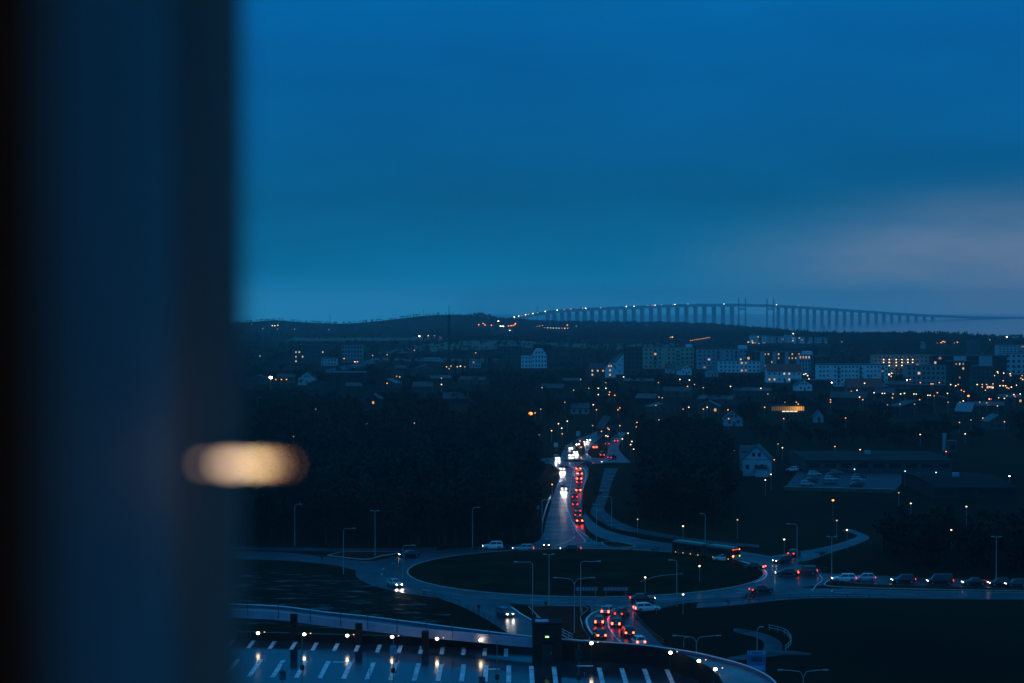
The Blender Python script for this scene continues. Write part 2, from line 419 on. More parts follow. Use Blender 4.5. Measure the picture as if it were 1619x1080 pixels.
# painted markings
def line(pts, w=.18, dash=None, z=None, k=8):
    z = (LAYER[0] + .02) if z is None else z
    P = catmull([at(x, y) for x, y in pts], k)
    for p in P: p.z = z
    if not dash:
        A, B = offset_strip(P, w); struct('road_marking', MB().strip(A, B), PAINT); return
    on, off = dash; acc = 0; cur = [P[0]]; drawing = True; mbm = MB()
    for a, b in zip(P, P[1:]):
        seg = (b - a).length; t = 0
        while t < seg:
            lim = (on if drawing else off) - acc
            step = min(lim, seg - t); t += step; acc += step
            q = a.lerp(b, t / seg)
            if drawing: cur.append(q)
            if acc >= (on if drawing else off) - 1e-6:
                if drawing and len(cur) > 1: A, B = offset_strip(cur, w); mbm.strip(A, B)
                drawing = not drawing; acc = 0; cur = [q]
    if mbm.f:
        o = mbm.build('road_marking', PAINT); o['kind'] = 'structure'
line([(906, 745), (903, 765), (898, 790), (897, 806), (899, 820), (906, 838), (908, 848)], .22, (3, 4))
line([(898, 806), (903, 822), (912, 840), (925, 856), (916, 858)], .22)
line([(903, 822), (914, 838), (930, 850)], .2)
line([(908, 848), (906, 853), (890, 860), (876, 864)], .2)
line([(958, 963), (940, 969), (928, 979), (930, 993), (938, 1005)], .3)
line([(966, 973), (961, 981), (963, 993), (972, 1007), (985, 1019)], .24)
line([(881, 770), (888, 752), (884, 742)], .2)
line([(921, 775), (926, 757), (926, 747), (922, 740)], .2)
line([(809, 961), (826, 973), (850, 986)], .3)
line([(1296, 910), (1300, 918), (1290, 927), (1284, 935)], .3, (1, .8))
line([(1320, 938), (1450, 941), (1640, 943)], .18, (3, 9))
line([(1330, 932), (1450, 935.5), (1640, 938)], .2)
for a0, a1 in ((math.pi * .9, math.pi * 1.75),):
    P = circle(RC, (RI + RO) / 2, 40, a0, a1)
    mbm = MB()
    for i in range(0, 40, 3):
        Q = [Vector((p.x, p.y, LAYER[0] + .02)) for p in P[i:i + 2]]
        A, B = offset_strip(Q, .15); mbm.strip(A, B)
    mbm.build('road_marking', PAINT)['kind'] = 'structure'
P = circle(RC, RI + .5, 30, R(-28), R(28))
for p in P: p.z = LAYER[0] + .03
A, B = offset_strip(P, .35); struct('road_marking', MB().strip(A, B), PAINT)

# ------------------------------------------------------------------ parking deck with ramp
DZ = 6.0; RZ = 8.0
dpts = [(290, 1008), (396, 1011), (600, 1017), (842, 1024), (930, 1026), (1045, 1032), (1090, 1046), (1112, 1060), (1128, 1078), (1140, 1120), (290, 1120)]
Pd = [at(x, y, DZ) for x, y in dpts]
struct('parking_deck', MB().poly([(p.x, p.y) for p in Pd], 0, DZ), DECK)
def flat_box(px, y0, y1, w, z, m, name='road_marking', sway=0):
    a = at(px, y1, z); b = at(px, y0, z); xm = a.x
    return struct(name, MB().add([(xm - w / 2, a.y, z + .012), (xm + w / 2, a.y, z + .012), (xm + w / 2 + sway, b.y, z + .012), (xm - w / 2 + sway, b.y, z + .012)], [(0, 1, 2, 3)]), m)
for k in range(-1, 13):
    x = 396 + 34 * k; yc = 1019 + (x - 396) * 13 / 408
    flat_box(x - 4, yc - 6, yc + 6, .58, DZ, WORN)
for k in range(-2, 19):
    x = 405.5 + 36.3 * k; yc = 1056 + (x - 405) * .0235
    if 890 < x < 940: continue
    flat_box(x - 12 * (1 - (x - 405) / 420), yc - 13, yc + 14, .62, DZ, WORN)
for x, y, w in ((540, 1047, 2.4), (925, 1053, 2.2), (780, 1058, 1.8)):
    a = at(x, y, DZ); struct('road_marking', MB().add([(a.x - w / 2, a.y - .3, DZ + .014), (a.x + w / 2, a.y - .3, DZ + .014), (a.x + w / 2, a.y + .3, DZ + .014), (a.x - w / 2, a.y + .3, DZ + .014)], [(0, 1, 2, 3)]), PAINT)

ramp_o = empty('ramp', at(560, 985, RZ))
tag(ramp_o, 'long curved concrete car ramp with pale blue parapets sweeping past the parking deck', 'ramp')
FN = [((300, 951), (300, 965)), ((364, 956), (364, 969)), ((444, 960), (440, 973)), ((515, 969), (520, 983)), ((582, 976), (590, 991)), ((660, 986), (665, 1000)), ((731, 995), (735, 1006)), ((842, 1008), (842, 1016)), ((930, 1015), (930, 1022)), ((1010, 1021), (1008, 1027)), ((1058, 1027), (1052, 1034)), ((1102, 1034), (1088, 1045)), ((1137, 1042), (1108, 1055)), ((1180, 1054), (1128, 1068)), ((1216, 1071), (1140, 1084)), ((1236, 1092), (1146, 1100)), ((1246, 1120), (1150, 1122))]
FA = catmull([at(a[0], a[1] + 3, RZ) for a, b in FN], 8); NA = catmull([at(*b, RZ) for a, b in FN], 8)
o0 = ramp_o.location
def rel(P, dz=0): return [Vector((p.x - o0.x, p.y - o0.y, p.z - o0.z + dz)) for p in P]
def prism(A, B, z0, z1):
    """solid band between two edge lists"""
    n = len(A); V = [(p.x, p.y, p.z + z1) for p in A] + [(p.x, p.y, p.z + z1) for p in B] + [(p.x, p.y, p.z + z0) for p in A] + [(p.x, p.y, p.z + z0) for p in B]
    F = []
    for i in range(n - 1):
        F += [(i, i + 1, n + i + 1, n + i), (2 * n + i + 1, 2 * n + i, 3 * n + i, 3 * n + i + 1), (i + 1, i, 2 * n + i, 2 * n + i + 1), (n + i, n + i + 1, 3 * n + i + 1, 3 * n + i)]
    F += [(0, n, 3 * n, 2 * n), (n - 1, 2 * n - 1, 4 * n - 1, 3 * n - 1)]
    return MB().add(V, F)
a, b = rel(FA), rel(NA)
prism(a, b, -.7, 0).build('roadway', mat('ramp_asphalt', (.1, .105, .115), .33, .5, noise=.25, nscale=.3, rvar=.1), ramp_o)
def inset(A, B, w): return [p + (q - p).normalized() * w for p, q in zip(A, B)]
prism(inset(a, b, .05), inset(a, b, .35), .003, .3).build('parapet', mat('shaded_parapet', (.12, .12, .19), .6, .2, noise=.2, nscale=.4), ramp_o)  # far parapet: the shade on its inner face is put into this darker colour
pb, pi = inset(b, a, -.02), inset(b, a, .3); cut = 58
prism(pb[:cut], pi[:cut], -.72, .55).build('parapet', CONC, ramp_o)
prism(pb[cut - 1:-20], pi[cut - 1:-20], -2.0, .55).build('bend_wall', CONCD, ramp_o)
prism(pb[-21:], pi[-21:], -2.0, .4).build('parapet', CONCD, ramp_o)
rl = [p + Vector((0, 0, .45)) for p in inset(a, b, .2)]
MB().tube(rl, .085, 5).build('handrail', mat('bright_rail', (.85, .85, .85), .3, .5), ramp_o)
for i in range(4, len(a) - 1, 6):
    p = inset(a, b, .2)[i]; MB().tube([p + Vector((0, 0, .28)), p + Vector((0, 0, .45))], .04, 4).build('handrail_post', RAILM, ramp_o)
for i in range(6, 60, 5):
    p = inset(b, a, -.15)[i]; MB().tube([p + Vector((0, 0, -.4)), p + Vector((0, 0, 1.9))], .045, 4).build('fence_post', DARKMETAL, ramp_o)
for px, yt, yb in ((465, 970, 1014), (567.5, 985, 1019), (672.5, 997, 1026)):
    p = at(px, yb, DZ); hh = (yb - yt) / FPX * p.y
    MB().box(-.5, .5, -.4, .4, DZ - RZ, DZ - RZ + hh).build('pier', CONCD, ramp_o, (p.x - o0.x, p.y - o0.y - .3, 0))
# wall along the far edge of the deck
wl = catmull([at(x, y, DZ) for x, y in [(300, 1009.5), (396, 1012), (600, 1018), (842, 1025), (930, 1028), (1042, 1035), (1086, 1049), (1106, 1062), (1122, 1079), (1134, 1119)]], 6)
wA = [p.copy() for p in wl]; cN = Vector((-10, 262, DZ))
wB = [p + (p - cN).normalized() * .3 for p in wl]
ew = empty('boundary_wall', wl[20]); tag(ew, 'dark wall along the edge of the wet parking deck under the ramp', 'wall')
o1 = ew.location.copy()
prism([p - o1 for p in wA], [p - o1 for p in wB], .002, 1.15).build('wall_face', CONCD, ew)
prism([p - o1 for p in wA], [p - o1 + Vector((0, 0, 0)) for p in wB], 1.153, 1.22).build('coping', mat('coping', (.1, .1, .1), .5, .4), ew)

# ------------------------------------------------------------------ street lamps
def pole_lamp(px, yb, yt, arms, label, lit=None, z=0.0, rad=.075):
    """arms: list of signed arm lengths in photo pixels; [] is a plain post with a T head"""
    p = at(px, yb, z); s = p.y / FPX; h = (yb - yt) * s
    o = empty('street_lamp', p); tag(o, label, 'street lamp', 'tall street lamps')
    if arms:
        MB().tube([(0, 0, 0), (0, 0, h * .5), (0, 0, h - 1.1 if len(arms) > 1 else h - .5)], [rad * 1.3, rad, rad * .8], 7).build('pole', STEEL, o)
        for a in arms:
            L_ = a * s; sg = 1 if L_ > 0 else -1; b = h - (1.1 if len(arms) > 1 else .5)
            pts = [(0, 0, b), (sg * .12, 0, b + .3), (sg * .45, 0, b + .5 if len(arms) == 1 else b + .85), (L_ * .6, 0, h - .06), (L_, 0, h)]
            MB().tube(pts, [rad * .8, rad * .7, rad * .65, .05, .05], 6).build('arm', STEEL, o)
            MB().box(L_ - .1 if sg > 0 else L_ - .6, L_ + .6 if sg > 0 else L_ + .1, -.14, .14, h - .06, h + .08).build('lamp_head', STEEL, o)
    else:
        MB().tube([(0, 0, 0), (0, 0, h * .5), (0, 0, h)], [rad * 1.3, rad, rad * .8], 7).build('pole', STEEL, o)
        MB().box(-.75, .75, -.06, .06, h + .002, h + .07).build('crossbar', STEEL, o)
        for sg in (-1, 1):
            MB().box(sg * .75 - .3, sg * .75 + .3, -.15, .15, h + .075, h + .2).build('lamp_head', STEEL, o)
    return o
POLES = [
 (466, 864, 797, [8], 'tall grey street lamp behind the road, first one from the window frame'),
 (543, 908, 835, [15], 'tall street lamp on the grass edge where the wet road enters the roundabout'),
 (593, 880, 808, [], 'straight street lamp with crossbar on the brown island left of the roundabout'),
 (637, 916, 862, [15], 'short curved street lamp beside the dark car and the roundabout kerb'),
 (747, 866, 802, [8], 'street lamp behind the white people carrier on the far side of the roundabout'),
 (842, 972, 888, [-25], 'street lamp with long arm beside the car with glowing headlights'),
 (868, 958, 877, [], 'straight pole in the middle before the roundabout island'),
 (908, 1002, 913, [-28, 27], 'twin-armed street lamp between the two roads below the roundabout'),
 (918, 968, 887, [27], 'tall street lamp with one arm leaning over the chevron boards'),
 (974, 1019, 957, [-29, 29], 'twin-armed street lamp among the queue of cars with brake lights'),
 (1070, 958, 885, [-8], 'curved street lamp at the tail of the black car on the roundabout'),
 (943, 863, 798, [], 'straight street lamp on the island beside the slip road'),
 (967, 836, 785, [-10], 'curved street lamp beside the cycle path'),
 (857, 852, 790, [14], 'curved street lamp beside the bright guard rail of the approach road'),
 (1115, 857, 812, [-5], 'street lamp standing behind the articulated bus'),
 (1260, 905, 828, [-12], 'curved street lamp above the black saloon at the right junction'),
 (1315, 915, 849, [], 'straight street lamp with crossbar by the white estate car'),
 (1575, 927, 849, [], 'straight street lamp with crossbar between the cars farthest right'),
 (1101, 1036, 1005, [-32, 33], 'twin-armed street lamp just above the curve of the ramp'),
 (1270, 1095, 1059, [-34, 33], 'twin-armed street lamp at the bottom edge on the dark grass'),
 (1197, 1036, 991, [4], 'small street lamp by the curved footpath'),
 (407, 678, 628, [4], 'thin lamp post on the dark slope near the window frame'),
]
for p in POLES: pole_lamp(*p)
# path lamp stub
pole_lamp(1081, 1024, 1007, [2], 'short thin lamp post beside the twin-armed lamp over the ramp', rad=.05)

LAMP_PX = []
def lit_lamp(px, py, kind, label, group, h=5.0, cat='street lamp', ground=0.0, r=None, D=None, two=False):
    if D: p = atD(px, py, D); ground = p.z - h
    else: p = at(px, py, ground + h)
    d = p.y; rr = r or max(.2, d * .00031)
    LAMP_PX.append((px, py, d))
    o = empty('street_lamp', (p.x, p.y, p.z - h)); tag(o, label, cat, group)
    MB().tube([(0, 0, 0), (0, 0, h - rr * .7)], max(.05, d * .00004), 5).build('pole', STEEL, o)
    MB().sphere((0, 0, h), rr, 8, 5, .75).build('lamp_head', lamp_mat(kind), o)
    if two: MB().sphere((d / FPX * 3.6, 0, h), rr * .9, 8, 5, .75).build('lamp_head', lamp_mat(kind), o)
    return o

lit_lamp(428, 597, 'W', 'bright white floodlight on a tall post above the pale rooftops', None, h=13, r=1.0)
lit_lamp(839, 654, 'O', 'brightest orange lamp glowing alone in the dark wood', None, h=6, r=.9)
lit_lamp(1531, 626, 'O', 'largest orange street lamp below the apartment blocks at the right', None, h=7, r=.6)
lit_lamp(1317, 791, 'O', 'single orange lamp on the dark wall below the parked cars', None, h=5, r=.3)
GR = {
 'a': ('small lit lamp in the dark streets around the radio mast', 'lamps around the mast',
   [(436,600,'o'),(445,600,'o'),(453,600,'o'),(411,563,'d'),(540,596,'d'),(612,606,'o'),(627,595,'d'),(632,596,'o'),(698,608,'w'),(698,598,'d'),(655,554,'d'),(612,561,'d'),(706,580,'o'),(713,579,'o'),(723,580,'o'),(728,579,'w'),(752,558,'d'),(544,567,'o'),(531,566,'o'),(561,572,'w'),(565,572,'O'),(815,566,'w'),(589,562,'d'),(710,583,'d'),(735,580,'d')]),
 'b': ('dim lamp deep in the black wood left of the main road', 'lamps in the left wood',
   [(423,668,'d'),(534,659,'d'),(580,670,'d'),(641,669,'d'),(710,710,'d'),(748,701,'d'),(499,647,'d'),(464,690,'w'),(474,782,'d'),(655,669,'d')]),
 'c': ('small lit lamp among dark gardens below the pale gabled houses', 'lamps in the gardens',
   [(918,600,'d'),(958,605,'d'),(946,614,'w'),(958,614,'w'),(964,620,'o'),(963,624,'o'),(972,625,'o'),(946,624,'w'),(938,640,'w'),(943,648,'o'),(977,648,'o'),(980,645,'o'),(907,617,'d'),(931,614,'d'),(893,636,'d'),(857,613,'d'),(846,653,'o'),(855,647,'d'),(986,596,'w'),(1025,623,'d'),(1041,605,'d'),(1075,600,'w'),(1090,601,'w'),(1098,608,'d'),(1087,611,'o'),(1112,613,'d'),(1155,611,'w'),(1042,628,'d'),(1047,629,'d'),(1037,641,'d'),(1080,647,'d'),(1089,644,'w'),(1112,647,'o'),(1118,644,'w'),(1116,638,'d'),(1151,648,'O'),(1152,662,'o'),(1042,664,'o')]),
 'd': ('lit street lamp beside the street beyond the small junction', 'lamps beyond the small junction',
   [(883,670,'w'),(897,666,'w'),(888,677,'w'),(889,686,'o'),(872,681,'w'),(853,688,'o'),(937,673,'d'),(980,673,'o'),(961,677,'o'),(963,679,'o'),(951,682,'o'),(958,689,'w'),(961,690,'w'),(993,685,'w'),(1007,668,'o'),(1006,675,'d'),(999,698,'w'),(997,703,'w'),(1002,710,'w'),(984,694,'w'),(917,697,'O'),(919,707,'O'),(919,724,'O'),(873,766,'O')]),
 'e': ('lit lamp in the streets below the long white block', 'lamps below the white block',
   [(1313,632,'o'),(1313,636,'o'),(1331,620,'w'),(1336,621,'o'),(1346,619,'o'),(1355,617,'w'),(1359,628,'w'),(1364,632,'o'),(1382,621,'w'),(1395,622,'w',1),(1411,629,'o'),(1412,623,'o'),(1424,623,'w'),(1430,622,'w'),(1445,623,'w',1),(1454,632,'o'),(1467,625,'w',1),(1477,626,'d'),(1482,621,'O'),(1498,622,'w'),(1520,617,'o'),(1524,619,'o'),(1523,634,'w'),(1518,636,'d'),(1558,617,'o'),(1579,629,'o'),(1588,630,'w'),(1592,626,'d'),(1603,624,'w'),(1613,623,'w'),(1577,642,'o'),(1560,637,'d'),(1549,636,'d'),(1403,640,'d'),(1446,639,'d'),(1423,639,'d'),(1499,636,'d'),(1564,631,'w'),(1567,631,'r'),(1605,627,'r')]),
 'f': ('small lit lamp in the dark gardens around the black hall roof', 'lamps around the hall',
   [(1570,658,'o'),(1554,661,'o'),(1588,667,'o'),(1517,668,'o'),(1535,664,'d'),(1337,661,'o'),(1239,662,'o'),(1209,644,'o'),(1259,636,'o'),(1262,639,'o'),(1320,706,'o'),(1360,711,'w'),(1455,687,'w'),(1526,686,'w'),(1496,714,'O'),(1230,702,'d'),(1237,708,'w'),(1161,712,'d'),(1115,707,'d'),(1224,727,'o'),(1219,750,'w'),(1210,759,'w'),(1351,742,'b'),(1431,745,'b'),(1480,747,'b'),(1596,753,'W'),(1421,779,'d'),(1440,796,'w'),(1528,801,'w'),(1323,823,'d'),(1339,838,'w'),(1504,838,'w'),(1166,822,'d'),(1203,614,'w'),(1214,623,'d'),(1241,636,'d')]),
 'g': ('low lit lamp post on a footpath near the roundabout', 'footpath lamps by the roundabout',
   [(1106,895,'w'),(1020,913,'w'),(1080,940,'w'),(1008,821,'d'),(1080,832,'w'),(1240,853,'w')]),  # the one at the near kerb stands in for a car's headlight
 'h': ('lit lamp in the bright shopping streets at the right edge', 'lamps of the right-hand streets',
   [(1274,591,'w'),(1277,594,'w'),(1279,599,'w'),(1271,592,'w'),(1315,605,'W'),(1367,606,'w'),(1406,592,'W'),(1410,590,'w'),(1409,595,'O'),(1434,601,'W'),(1439,588,'w'),(1439,600,'o'),(1455,605,'o'),(1472,607,'o'),(1475,607,'o'),(1485,605,'o'),(1503,608,'w'),(1511,610,'w'),(1515,608,'o'),(1545,608,'w'),(1553,608,'o'),(1553,612,'o'),(1557,588,'w'),(1565,612,'w'),(1570,613,'w'),(1572,594,'w'),(1578,590,'o'),(1577,588,'w'),(1587,590,'w'),(1598,594,'o'),(1597,591,'w'),(1586,602,'o'),(1581,610,'w'),(1586,610,'w'),(1590,610,'w'),(1592,613,'O'),(1595,614,'o'),(1599,612,'w'),(1607,609,'w'),(1614,598,'o'),(1616,594,'o'),(1617,600,'w'),(1560,608,'o'),(1570,607,'o')]),
}
for key, (lab, grp, pts) in GR.items():
    for q in pts:
        lit_lamp(q[0], q[1], q[2], lab, grp, h=6 if key in 'eh' else (3.6 if key == 'g' else 4.5), two=len(q) > 3)

# lamps on the wall of the parking deck, mirrored in the wet surface
for i, (x, y) in enumerate([(408, 1001), (481, 1003), (549, 1005), (620, 1007), (691, 1010), (760, 1012), (832, 1014.5), (935, 1017), (1060, 1032), (1105, 1045), (1131, 1058)]):
    lz_ = DZ + 1.75 if x < 900 else DZ + 2.75
    p = at(x, y, lz_)
    o = empty('wall_lamp', (p.x, p.y, lz_ - .53)); tag(o, 'round glowing lamp on the dark wall of the wet parking deck', 'wall lamp', 'lamps along the deck wall')
    MB().tube([(0, 0, -.02 if x < 900 else DZ - lz_ + .53), (0, 0, .38)], .04, 6).build('post', DARKMETAL, o)
    MB().sphere((0, 0, .53), .24, 12, 8, .8).build('globe', mat('deck_lamp', (.6, .5, .3), .4, emit=(1, .76, .46), strength=15), o, smooth=True)
    MB().sphere((.9, .1, .66), .1, 8, 6, .7).build('spotlight', mat('deck_spot', (.5, .3, .2), .4, emit=(1, .5, .3), strength=1.6), o)
    MB().tube([(0, 0, .3), (.5, .08, .5), (.86, .1, .6)], .02, 5).build('bracket', DARKMETAL, o)

# ------------------------------------------------------------------ stair tower, signs and posts on the deck
p = at(865, 1045, DZ)
o = empty('stair_tower', (p.x, p.y, DZ)); tag(o, 'dark brick stair tower with a small green exit sign on the parking deck', 'stair tower')
BRK = mat('dark_brick', (.03, .022, .018), .85, .2, noise=.4, nscale=2)
MB().box(-2.0, 2.0, 0, 4.5, 0, 5.0).build('wall', BRK, o)
MB().box(-2.1, 2.1, -.1, 4.6, 5.004, 5.2).build('roof', CONCD, o)
MB().box(-.25, .25, -.06, -.005, 3.2, 3.42).build('exit_sign', mat('exit_sign', (.2, .5, .2), .4, emit=(.45, 1, .3), strength=1.6), o)
dr = MB().box(-.7, .75, -.05, -.005, .02, 2.3).build('door', DARKMETAL, o)
MB().box(.5, .58, -.1, -.052, 1.0, 1.25).build('handle', STEEL, dr)
MB().box(-.8, .95, -.5, -.004, 2.6, 2.75).build('canopy', CONCD, o)
MB().box(-1.6, .2, 1, 3, 5.205, 5.26).build('roof_light', CONC, o)
for i, (x, yt, bz, lab) in enumerate([(478, 1003, 1055, 'thin pole with dark box at the far end of the parking rows'), (622, 1010, 1060, 'pole with a pale sign board and dark box on the parking deck'),
                                      (786, 1012, 1070, 'tall thin pole with dark box in front of the deck wall'), (915, 1017, 1071, 'pole with dark box beside the stair tower')]):
    p = at(x, 1088, DZ); s = p.y / FPX
    o = empty('lamp_post', p); tag(o, lab, 'pole')
    MB().tube([(0, 0, 0), (0, 0, (1088 - yt) * s)], .06, 6).build('pole', mat('warm_pole', (.2, .17, .12), .5, .4), o)
    MB().box(-.26, .26, -.2, .2, (1088 - bz) * s - .32, (1088 - bz) * s + .32).build('control_box', DARKMETAL, o)
    if i == 1:
        MB().box(-.42, .42, -.28, -.22, (1088 - 1027) * s - .6, (1088 - 1027) * s + .6).build('sign_board', mat('sign_pale', (.2, .32, .42), .5, .3, noise=.3, nscale=3), o)
    if i == 3:
        MB().box(-.45, .45, -.28, -.22, (1088 - 1035) * s - .7, (1088 - 1035) * s + .7).build('sign_board', DARKMETAL, o)
for x, yt, yb, w, lab in ((447, 1060, 1075, .85, 'low sign board with picture near the window frame on the deck'), (762, 1070, 1084, .85, 'low dark sign board near the middle of the parking rows')):
    p = at(x, yb + 8, DZ); s = p.y / FPX
    o = empty('sign', p); tag(o, lab, 'sign')
    MB().tube([(0, 0.06, 0), (0, 0.06, (yb + 8 - yt + 12) * s)], .05, 6).build('post', mat('warm_pole', (.2, .17, .12)), o)
    MB().box(-w / 2, w / 2, -.03, .005, (8) * s, (yb + 8 - yt) * s).build('board', mat('sign_dark', (.06, .1, .13), .5, .3, noise=.6, nscale=4), o)
for x, yt in ((585, 1052), (924, 1064), (712, 1046)):
    if x == 712: continue
    p = at(x, 1085, DZ); o = empty('marker_post', p)
    tag(o, 'slim pale post standing between two parking stripes' if x == 585 else 'short slim post just beside the pole by the stair tower', 'post')
    MB().tube([(0, 0, 0), (0, 0, (1085 - yt) * p.y / FPX)], .05, 6).build('pole', mat('warm_pole', (.2, .17, .12)), o)
    MB().sphere((0, 0, (1085 - yt) * p.y / FPX), .08, 8, 5).build('cap', STEEL, o)

# chevron boards on the island, direction signs, info board
for x0, x1, yc, lab in ((910, 945, 931, 'blue chevron board with yellow arrows, beside the twin-armed lamp'), (954, 993, 932, 'blue chevron board with yellow arrows, nearer the black car')):
    p = at((x0 + x1) / 2, 942, .2); s = p.y / FPX; w = (x1 - x0) * s
    o = empty('chevron_sign', (p.x, p.y, .2)); tag(o, lab, 'road sign')
    z0, z1 = .95, 1.62
    MB().box(-w / 2, w / 2, 0, .05, z0, z1).build('board', mat('sign_blue', (.1, .17, .36), .6, .2), o)
    n = 7
    for k in range(n):
        cx = -w / 2 + w * (k + .5) / n; t = w / n * .26
        MB().add([(cx - t, -.012, z0 + .06), (cx, -.012, z0 + .06), (cx + t, -.012, (z0 + z1) / 2), (cx, -.012, z1 - .06), (cx - t, -.012, z1 - .06), (cx, -.012, (z0 + z1) / 2)], [(0, 1, 2, 5), (5, 2, 3, 4)]).build('chevron', mat('sign_yellow', (.55, .4, .05), .5, .3), o)
    for sx in (-.4, .4): MB().tube([(sx * w, .08, 0), (sx * w, .08, z0 + .5)], .04, 5).build('post', STEEL, o)
def yield_sign(px, yb, yt, lab, w=.9):
    p = at(px, yb); s = p.y / FPX; h = (yb - yt) * s
    o = empty('give_way_sign', p); tag(o, lab, 'road sign')
    MB().tube([(0, .05, 0), (0, .05, h)], .04, 5).build('post', STEEL, o)
    MB().add([(-w / 2, 0, h), (w / 2, 0, h), (0, 0, h - w * .85), (-w / 2, .03, h), (w / 2, .03, h), (0, .03, h - w * .85)], [(0, 2, 1), (3, 4, 5), (0, 1, 4, 3), (1, 2, 5, 4), (2, 0, 3, 5)]).build('border', mat('sign_red', (.4, .03, .02), .5), o)
    MB().add([(-w * .36, -.012, h - .1), (w * .36, -.012, h - .1), (0, -.012, h - w * .68)], [(0, 2, 1)]).build('face', mat('sign_yellow', (.55, .4, .05)), o)
yield_sign(951, 962, 943, 'yellow give way sign on the splitter island by the queue')
yield_sign(1038, 972, 952, 'give way sign beside the white estate car entering the roundabout')
def marker(px, yb, yt, lab):
    p = at(px, yb); s = p.y / FPX; h = (yb - yt) * s
    o = empty('bollard', p); tag(o, lab, 'bollard', 'blue and yellow marker bollards')
    MB().box(-.18, .18, -.05, .05, 0, h).build('panel', mat('sign_blue', (.03, .1, .42)), o)
    for k in range(3): MB().box(-.17, .17, -.075, -.055, h * (.12 + .3 * k), h * (.26 + .3 * k)).build('stripe', mat('sign_yellow', (.55, .4, .05)), o)
marker(941.5, 965, 949, 'striped blue and yellow marker at the tip of the splitter island')
marker(1003.5, 982, 970, 'striped blue and yellow marker beside the queue of cars')
marker(920, 972, 960, 'striped blue and yellow marker behind the twin-armed lamp')
for x, yb, yt, lab in ((757, 967, 956, 'dark rounded traffic sign back on a post at the exit road verge'), (863, 961, 951, 'dark sign back on a post at the edge of the brown island'), (509, 888, 878, 'dark sign back on a post beside the left road')):
    p = at(x, yb); s = p.y / FPX; h = (yb - yt) * s
    o = empty('road_sign', p); tag(o, lab, 'road sign')
    MB().tube([(0, 0, 0), (0, 0, h)], .035, 5).build('post', DARKMETAL, o)
    MB().tube([(0, -.06, h - .3), (0, -.02, h - .3)], .32, 12).build('disc', DARKMETAL, o)
    MB().tube([(0, -.06, h - .88), (0, -.02, h - .88)], .2, 12).build('plate', DARKMETAL, o)
p = at(1196, 1066); s = p.y / FPX
o = empty('information_board', p); tag(o, 'blue information board with pale header standing beside the ramp', 'sign')
h1 = (1066 - 1029) * s
MB().box(-1.4, 1.4, 0, .15, h1 - 3.1, h1).build('board', mat('board_blue', (.1, .18, .38), .4, .4, noise=.1, nscale=1), o)
MB().box(-1.36, 1.36, -.03, -.004, h1 - .55, h1 - .04).build('header', mat('board_pale', (.25, .42, .6), .5), o)
MB().box(-.8, .8, -.03, -.004, h1 - 1.6, h1 - .85).build('picture', mat('board_dark', (.03, .07, .12), .5, noise=.5, nscale=4), o)
MB().box(-1.3, 1.2, -.03, -.004, h1 - 2.9, h1 - 2.2).build('text_panel', mat('board_pale', (.25, .42, .6)), o)
MB().box(-1.15, -1.02, -.045, -.032, h1 - .45, h1 - .15).build('symbol', DARKMETAL, o)
MB().box(-.7, .9, -.045, -.032, h1 - .36, h1 - .22).build('lettering', DARKMETAL, o)
for sx in (-1.2, 1.2): MB().tube([(sx, .2, 0), (sx, .2, h1)], .06, 6).build('post', STEEL, o)
p = at(850.5, 815); o = empty('road_sign', p); tag(o, 'small square blue sign by the verge of the approach road', 'road sign')
MB().tube([(0, 0, 0), (0, 0, 2.4)], .04, 5).build('post', STEEL, o); MB().box(-.4, .4, -.06, -.02, 1.7, 2.6).build('plate', mat('sign_lightblue', (.08, .2, .5), .5), o)
p = at(879, 714); o = empty('road_sign', p); tag(o, 'pale square sign board beside the small junction', 'road sign')
MB().tube([(0, 0, 0), (0, 0, 3)], .06, 5).build('post', STEEL, o); MB().box(-.75, .75, -.1, -.03, 1.7, 3.3).build('plate', mat('sign_white', (.7, .66, .55), .5), o)
p = at(914, 700); o = empty('road_sign', p); tag(o, 'tall pale blue direction sign over the street with headlights', 'road sign')
MB().tube([(0, 0, 0), (0, 0, 4)], .08, 5).build('post', STEEL, o); MB().box(-.8, .8, -.1, -.03, 2.6, 4.6).build('plate', mat('sign_skyblue', (.3, .42, .5), .5), o)

# ------------------------------------------------------------------ guard rails
def guard_rail(pts, label, h=1.0, step=3.0, bars=2, m=STEEL, px=True, tube=.05):
    P = catmull([at(*q) for q in pts], 8) if px else pts
    base = P[len(P) // 2].copy(); o = empty('guard_rail', base); tag(o, label, 'guard rail', 'guard rails by the roads')
    Q = [p - base for p in P]
    for b in range(bars):
        MB().tube([p + Vector((0, 0, h - .45 * b)) for p in Q], tube, 5).build('rail', m, o)
    pm = MB().tube([(0, 0, 0), (0, 0, h)], .05, 5).mesh('post', m)
    acc = step
    for a, b in zip(Q, Q[1:]):
        acc += (b - a).length
        if acc >= step: acc = 0; link('post', pm, o, b)
guard_rail([(668, 943), (700, 950), (735, 962), (770, 980), (803, 1001)], 'dark guard rail along the grass verge of the exit road', m=DARKMETAL)
guard_rail([(1042, 964), (1090, 958), (1150, 955), (1200, 952), (1265, 948), (1320, 948), (1400, 949)], 'dark guard rail along the near edge of the right road', m=DARKMETAL)
guard_rail([(1004, 978), (1015, 992), (1032, 1009), (1050, 1022)], 'guard rail beside the queue under the ramp', m=DARKMETAL)
guard_rail([(905, 868.5), (980, 869.5), (1060, 874), (1130, 884), (1185, 900)], 'thin guard rail along the far edge of the roundabout island', m=DARKMETAL, step=4)
guard_rail([(857, 832), (861, 815), (866, 800), (871, 788)], 'bright steel guard rail along the curve of the approach road', m=RAILM, tube=.09)
guard_rail([(848, 984), (866, 992), (885, 1002), (906, 1013)], 'pale guard rail on the brown island beside the exit road', m=RAILM)
